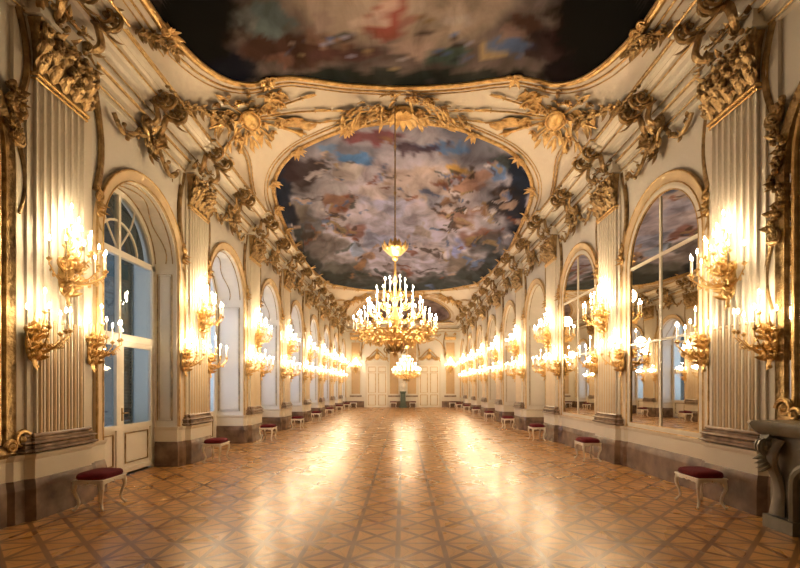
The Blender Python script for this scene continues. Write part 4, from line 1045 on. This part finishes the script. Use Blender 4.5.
P3 = make_painting(o3, b3, [(403, 312, 22, 6, (.5, .4, .36), .6), (372, 312, 10, 6, (.22, .16, .14), .7), (438, 312, 10, 6, (.22, .16, .14), .7)], 'small far painted ceiling field behind the chandelier', fr=1.3)
# leafy clusters spaced along the frames
def frame_leaves(Pn, step, size, mname, skip=None, jit=3):
    root, path, nr, out = Pn; rr = random.Random(9); acc = 0
    for i in range(len(path)):
        p, q = path[i], path[(i + 1) % len(path)]; acc += (q - p).length
        if acc > step:
            acc = 0
            if p.y < 2: continue
            mb = MB(); t = (q - p).normalized(); N = nr[i]; B = t.cross(N)
            for j in range(7): mb.leaf(p + N * .05, t * rr.uniform(-1, 1) + B * rr.uniform(-1, 1), N, size * rr.uniform(.8, 1.3), size * .4, .35)
            mb.scroll(p + N * .055 + t * size * .4, t, B, size * .45, 1.2, size * .12, 0, k=10); mb.scroll(p + N * .055 - t * size * .4, -t, B, size * .45, 1.2, size * .12, 0, k=10)
            mb.build('leaf_cluster', M[mname], root)
frame_leaves(P2, 1.55, .26, 'gilt'); frame_leaves(P1, 3.0, .22, 'gilt')

# ------------------------------------------------------------------ stucco trophies on the vault
def vmap(s0, y0, sg=1, sy=1):
    return lambda a, b, h: vp(s0 + a * sg, y0 + b * sy, h)
def make_trophy(name, s0, y0, sg, sy, label, sc_=1., seed=1):
    root = empty(name, (0, 0, 0), cat='stucco relief'); root['label'] = label; root['group'] = 'gilded trophies on the vault'
    mp = vmap(s0, y0, sg, sy); rr = random.Random(seed); k = sc_; H = V((0, 0, 1))
    mb = MB(mp); mb.ball((0, 0, .08), .19 * k, (.8, 1.3, .5), k=14); mb.tube([(.17 * k * math.cos(2 * PI * i / 20), .26 * k * math.sin(2 * PI * i / 20), .10) for i in range(20)], .025, 5, closed=True); mb.ball((0, 0, .16), .05 * k)
    mb.build('oval_shield', M['gold'], root)
    for j, (a, L) in enumerate(((.15, 1.5), (.45, 1.35), (.8, 1.25), (-.2, 1.3), (-.6, .9), (2.2, .9), (2.7, .8), (3.6, .8), (1.3, .8), (4.4, .8))):
        d = V((math.cos(a), math.sin(a), 0)); e = V((-d.y, d.x, 0)); mb = MB(mp); L *= k
        mb.tube([d * .1 + H * .06, d * L * .55 + H * .07, d * L + H * .05], .018 * k, 5)
        if j % 3 == 0:
            mb.leaf(d * L * .8 + H * .06, d, H, .30 * k, .10 * k, .05); mb.tube([d * L * .8 - e * .08 + H * .06, d * L * .8 + e * .08 + H * .06], .015, 5); nm = 'spear'
        elif j % 3 == 1:
            pts = [d * L * (.35 + .6 * i / 8) + e * (.10 + .06 * math.sin(i * 1.2)) * k + H * (.06 + .02 * math.sin(i * 2)) for i in range(9)]
            mb.ribbon(pts, e, [(.06 + .09 * math.sin(PI * (i + 1) / 10)) * k for i in range(9)], .02, 6); nm = 'banner'
        else:
            pts = [d * L * (.2 + .7 * i / 6) + H * .07 for i in range(7)]; mb.tube(pts, [.02 * k * (1 + i * .15) for i in range(6)] + [.08 * k], 6); nm = 'trumpet'
        mb.build(nm, M['gilt'], root)
    mb = MB(mp)
    for j in range(80):
        a = rr.uniform(0, 2 * PI); q = rr.uniform(.15, .72) * k; c = V((q * math.cos(a), q * math.sin(a), .04)); d = V((math.cos(a + rr.uniform(-.8, .8)), math.sin(a + rr.uniform(-.8, .8)), .1))
        if j % 4 == 0: mb.flower(c + H * .04, H, .10 * k)
        else: mb.leaf(c, d, H, rr.uniform(.16, .34) * k, .085 * k, .35)
    mb.build('leaf_cluster', M['gilt'], root)
    mb = MB(mp); pts = [V((-.35 - .75 * t, -.25 - 1.15 * t - .15 * math.sin(3 * t), .05)) * 1 for t in [i / 8 for i in range(9)]]
    pts = [V((p.x * k, p.y * k, .05)) for p in pts]
    mb.tube(pts, .03, 5)
    for i, p in enumerate(pts):
        mb.flower(p + H * .05, H, .12 * k)
        for q in range(3): mb.leaf(p + H * .03, V((rr.uniform(-1, 1), rr.uniform(-1, 1), .2)), H, .2 * k, .09 * k, .3)
    mb.build('flower_festoon', M['oldgilt'], root)
    mb = MB(mp); top = s0 - SMAX if s0 > 0 else -SMAX - s0
    lim = SMAX - abs(s0)
    pts = [V((-lim + .28 + (.55 + .25 * math.sin(PI * t)) * t * .9, 2.9 - 2.2 * t, .03)) for t in [i / 14 for i in range(15)]]
    mb.tube(pts, .03, 6); mb.tube([p + V((.09, .02, 0)) for p in pts], .018, 5); mb.scroll(pts[-1] + V((.14, -.05, 0)), V((-1, 0, 0)), V((0, -1, 0)), .20, 1.4, .035, 0)
    mb.build('volute_moulding', M['gilt'], root)
    return root
s0, y0 = unproj(249, 117); s0 = s0
Y2 = (min(p[1] for p in o2) + max(p[1] for p in o2)) / 2
for sg, nm in ((1, 'left'), (-1, 'right')):
    make_trophy('stucco_trophy', s0 * sg, y0, sg, 1, 'large gilded trophy with shield and banners on the near %s of the vault' % nm, 1.3, 3)
    make_trophy('stucco_trophy', s0 * sg, 2 * Y2 - y0 , sg, -1, 'far gilded trophy on the %s of the vault, beyond the oval painting' % nm, 1.3, 4)
def make_center(y, label):
    root = empty('stucco_trophy', (0, 0, 0), cat='stucco relief'); root['label'] = label; root['group'] = 'gilded trophies on the vault'
    rr = random.Random(5); mp = vmap(0, y); H = V((0, 0, 1))
    for q in (-1, 1):
        mb = MB(mp)
        for j in range(70):
            t = rr.random(); c = V((q * (.05 + 1.5 * t), rr.uniform(-.85, .45) * (1 - t * .7) + .35 * t * t, .05)); d = V((q * rr.uniform(.1, 1), rr.uniform(-.9, .9), .1))
            mb.leaf(c, d, H, rr.uniform(.18, .36), .09, .35)
            if j % 5 == 0: mb.flower(c + H * .05, H, .11)
        mb.scroll((q * .45, 0, .08), V((q, 0, 0)), V((0, 1, 0)), .2, 1.3, .04, 0); mb.scroll((q * .95, .2, .07), V((q, 0, 0)), V((0, -1, 0)), .16, 1.3, .035, 0)
        mb.build('acanthus_spray', M['gilt'], root)
        for j, (a, L) in enumerate(((.12, 2.1), (.3, 1.9), (-.1, 1.7), (.5, 1.5))):
            d = V((q * math.cos(a), math.sin(a), 0)); mb = MB(mp); mb.tube([d * .3 + H * .05, d * L + H * .05], .02, 5)
            mb.leaf(d * L * .85 + H * .05, d, H, .32, .11, .05); mb.build('spear', M['gilt'], root)
    mb = MB(mp); mb.ball((0, 0, .06), .3, (1, .9, .4), k=14)
    for j in range(12): a = 2 * PI * j / 12; mb.leaf((.15 * math.cos(a), .15 * math.sin(a), .1), (math.cos(a), math.sin(a), .3), H, .32, .16, .4)
    mb.build('rosette', M['gold'], root)
make_center(11.05, 'gilded stucco cluster on the ceiling where the near chandelier rod is fixed')
make_center(32.1, 'gilded stucco cluster on the ceiling above the far chandelier')
# vines near the first painting
for sg, nm in ((-1, 'left'), (1, 'right')):
    s1, y1 = unproj(137, 28); s2, y2 = unproj(172, 45); s1, s2 = abs(s1) * sg, abs(s2) * sg
    rr = random.Random(13); mb = MB(lambda a, b, h: vp(a, b, h)); pts = [V((s1 + (s2 - s1) * i / 9, y1 + (y2 - y1) * i / 9 + .08 * math.sin(i * .9), .05)) for i in range(10)]
    mb.tube(pts, .02, 5)
    for p in pts:
        for q in range(4): mb.leaf(p, V((rr.uniform(-1, 1), rr.uniform(-1, 1), .2)), V((0, 0, 1)), .2, .09, .3)
        mb.flower(p + V((0, 0, .04)), V((0, 0, 1)), .08)
    o = mb.build('stucco_vine', M['oldgilt']); tag(o, 'dark gilded stucco vine on the near %s of the vault beside the dark painting' % nm, 'stucco relief', 'stucco vines on the vault')

# ------------------------------------------------------------------ daylight outside the left windows
for k in range(2, 10):
    l = bpy.data.lights.new('dusk_daylight', 'AREA'); l.shape = 'RECTANGLE'; l.size = 3.8; l.size_y = 2.0; l.energy = DAY_W * (.3 if k == 2 else 1); l.color = (.72, .84, 1.) if k == 2 else (.55, .72, 1.)
    o = bpy.data.objects.new('dusk_daylight', l); col.objects.link(o); o.location = (-W - (ND if k == 2 else ND2) - .75, BAY[k], 3.0); o.rotation_euler = (0, -PI / 2, 0)
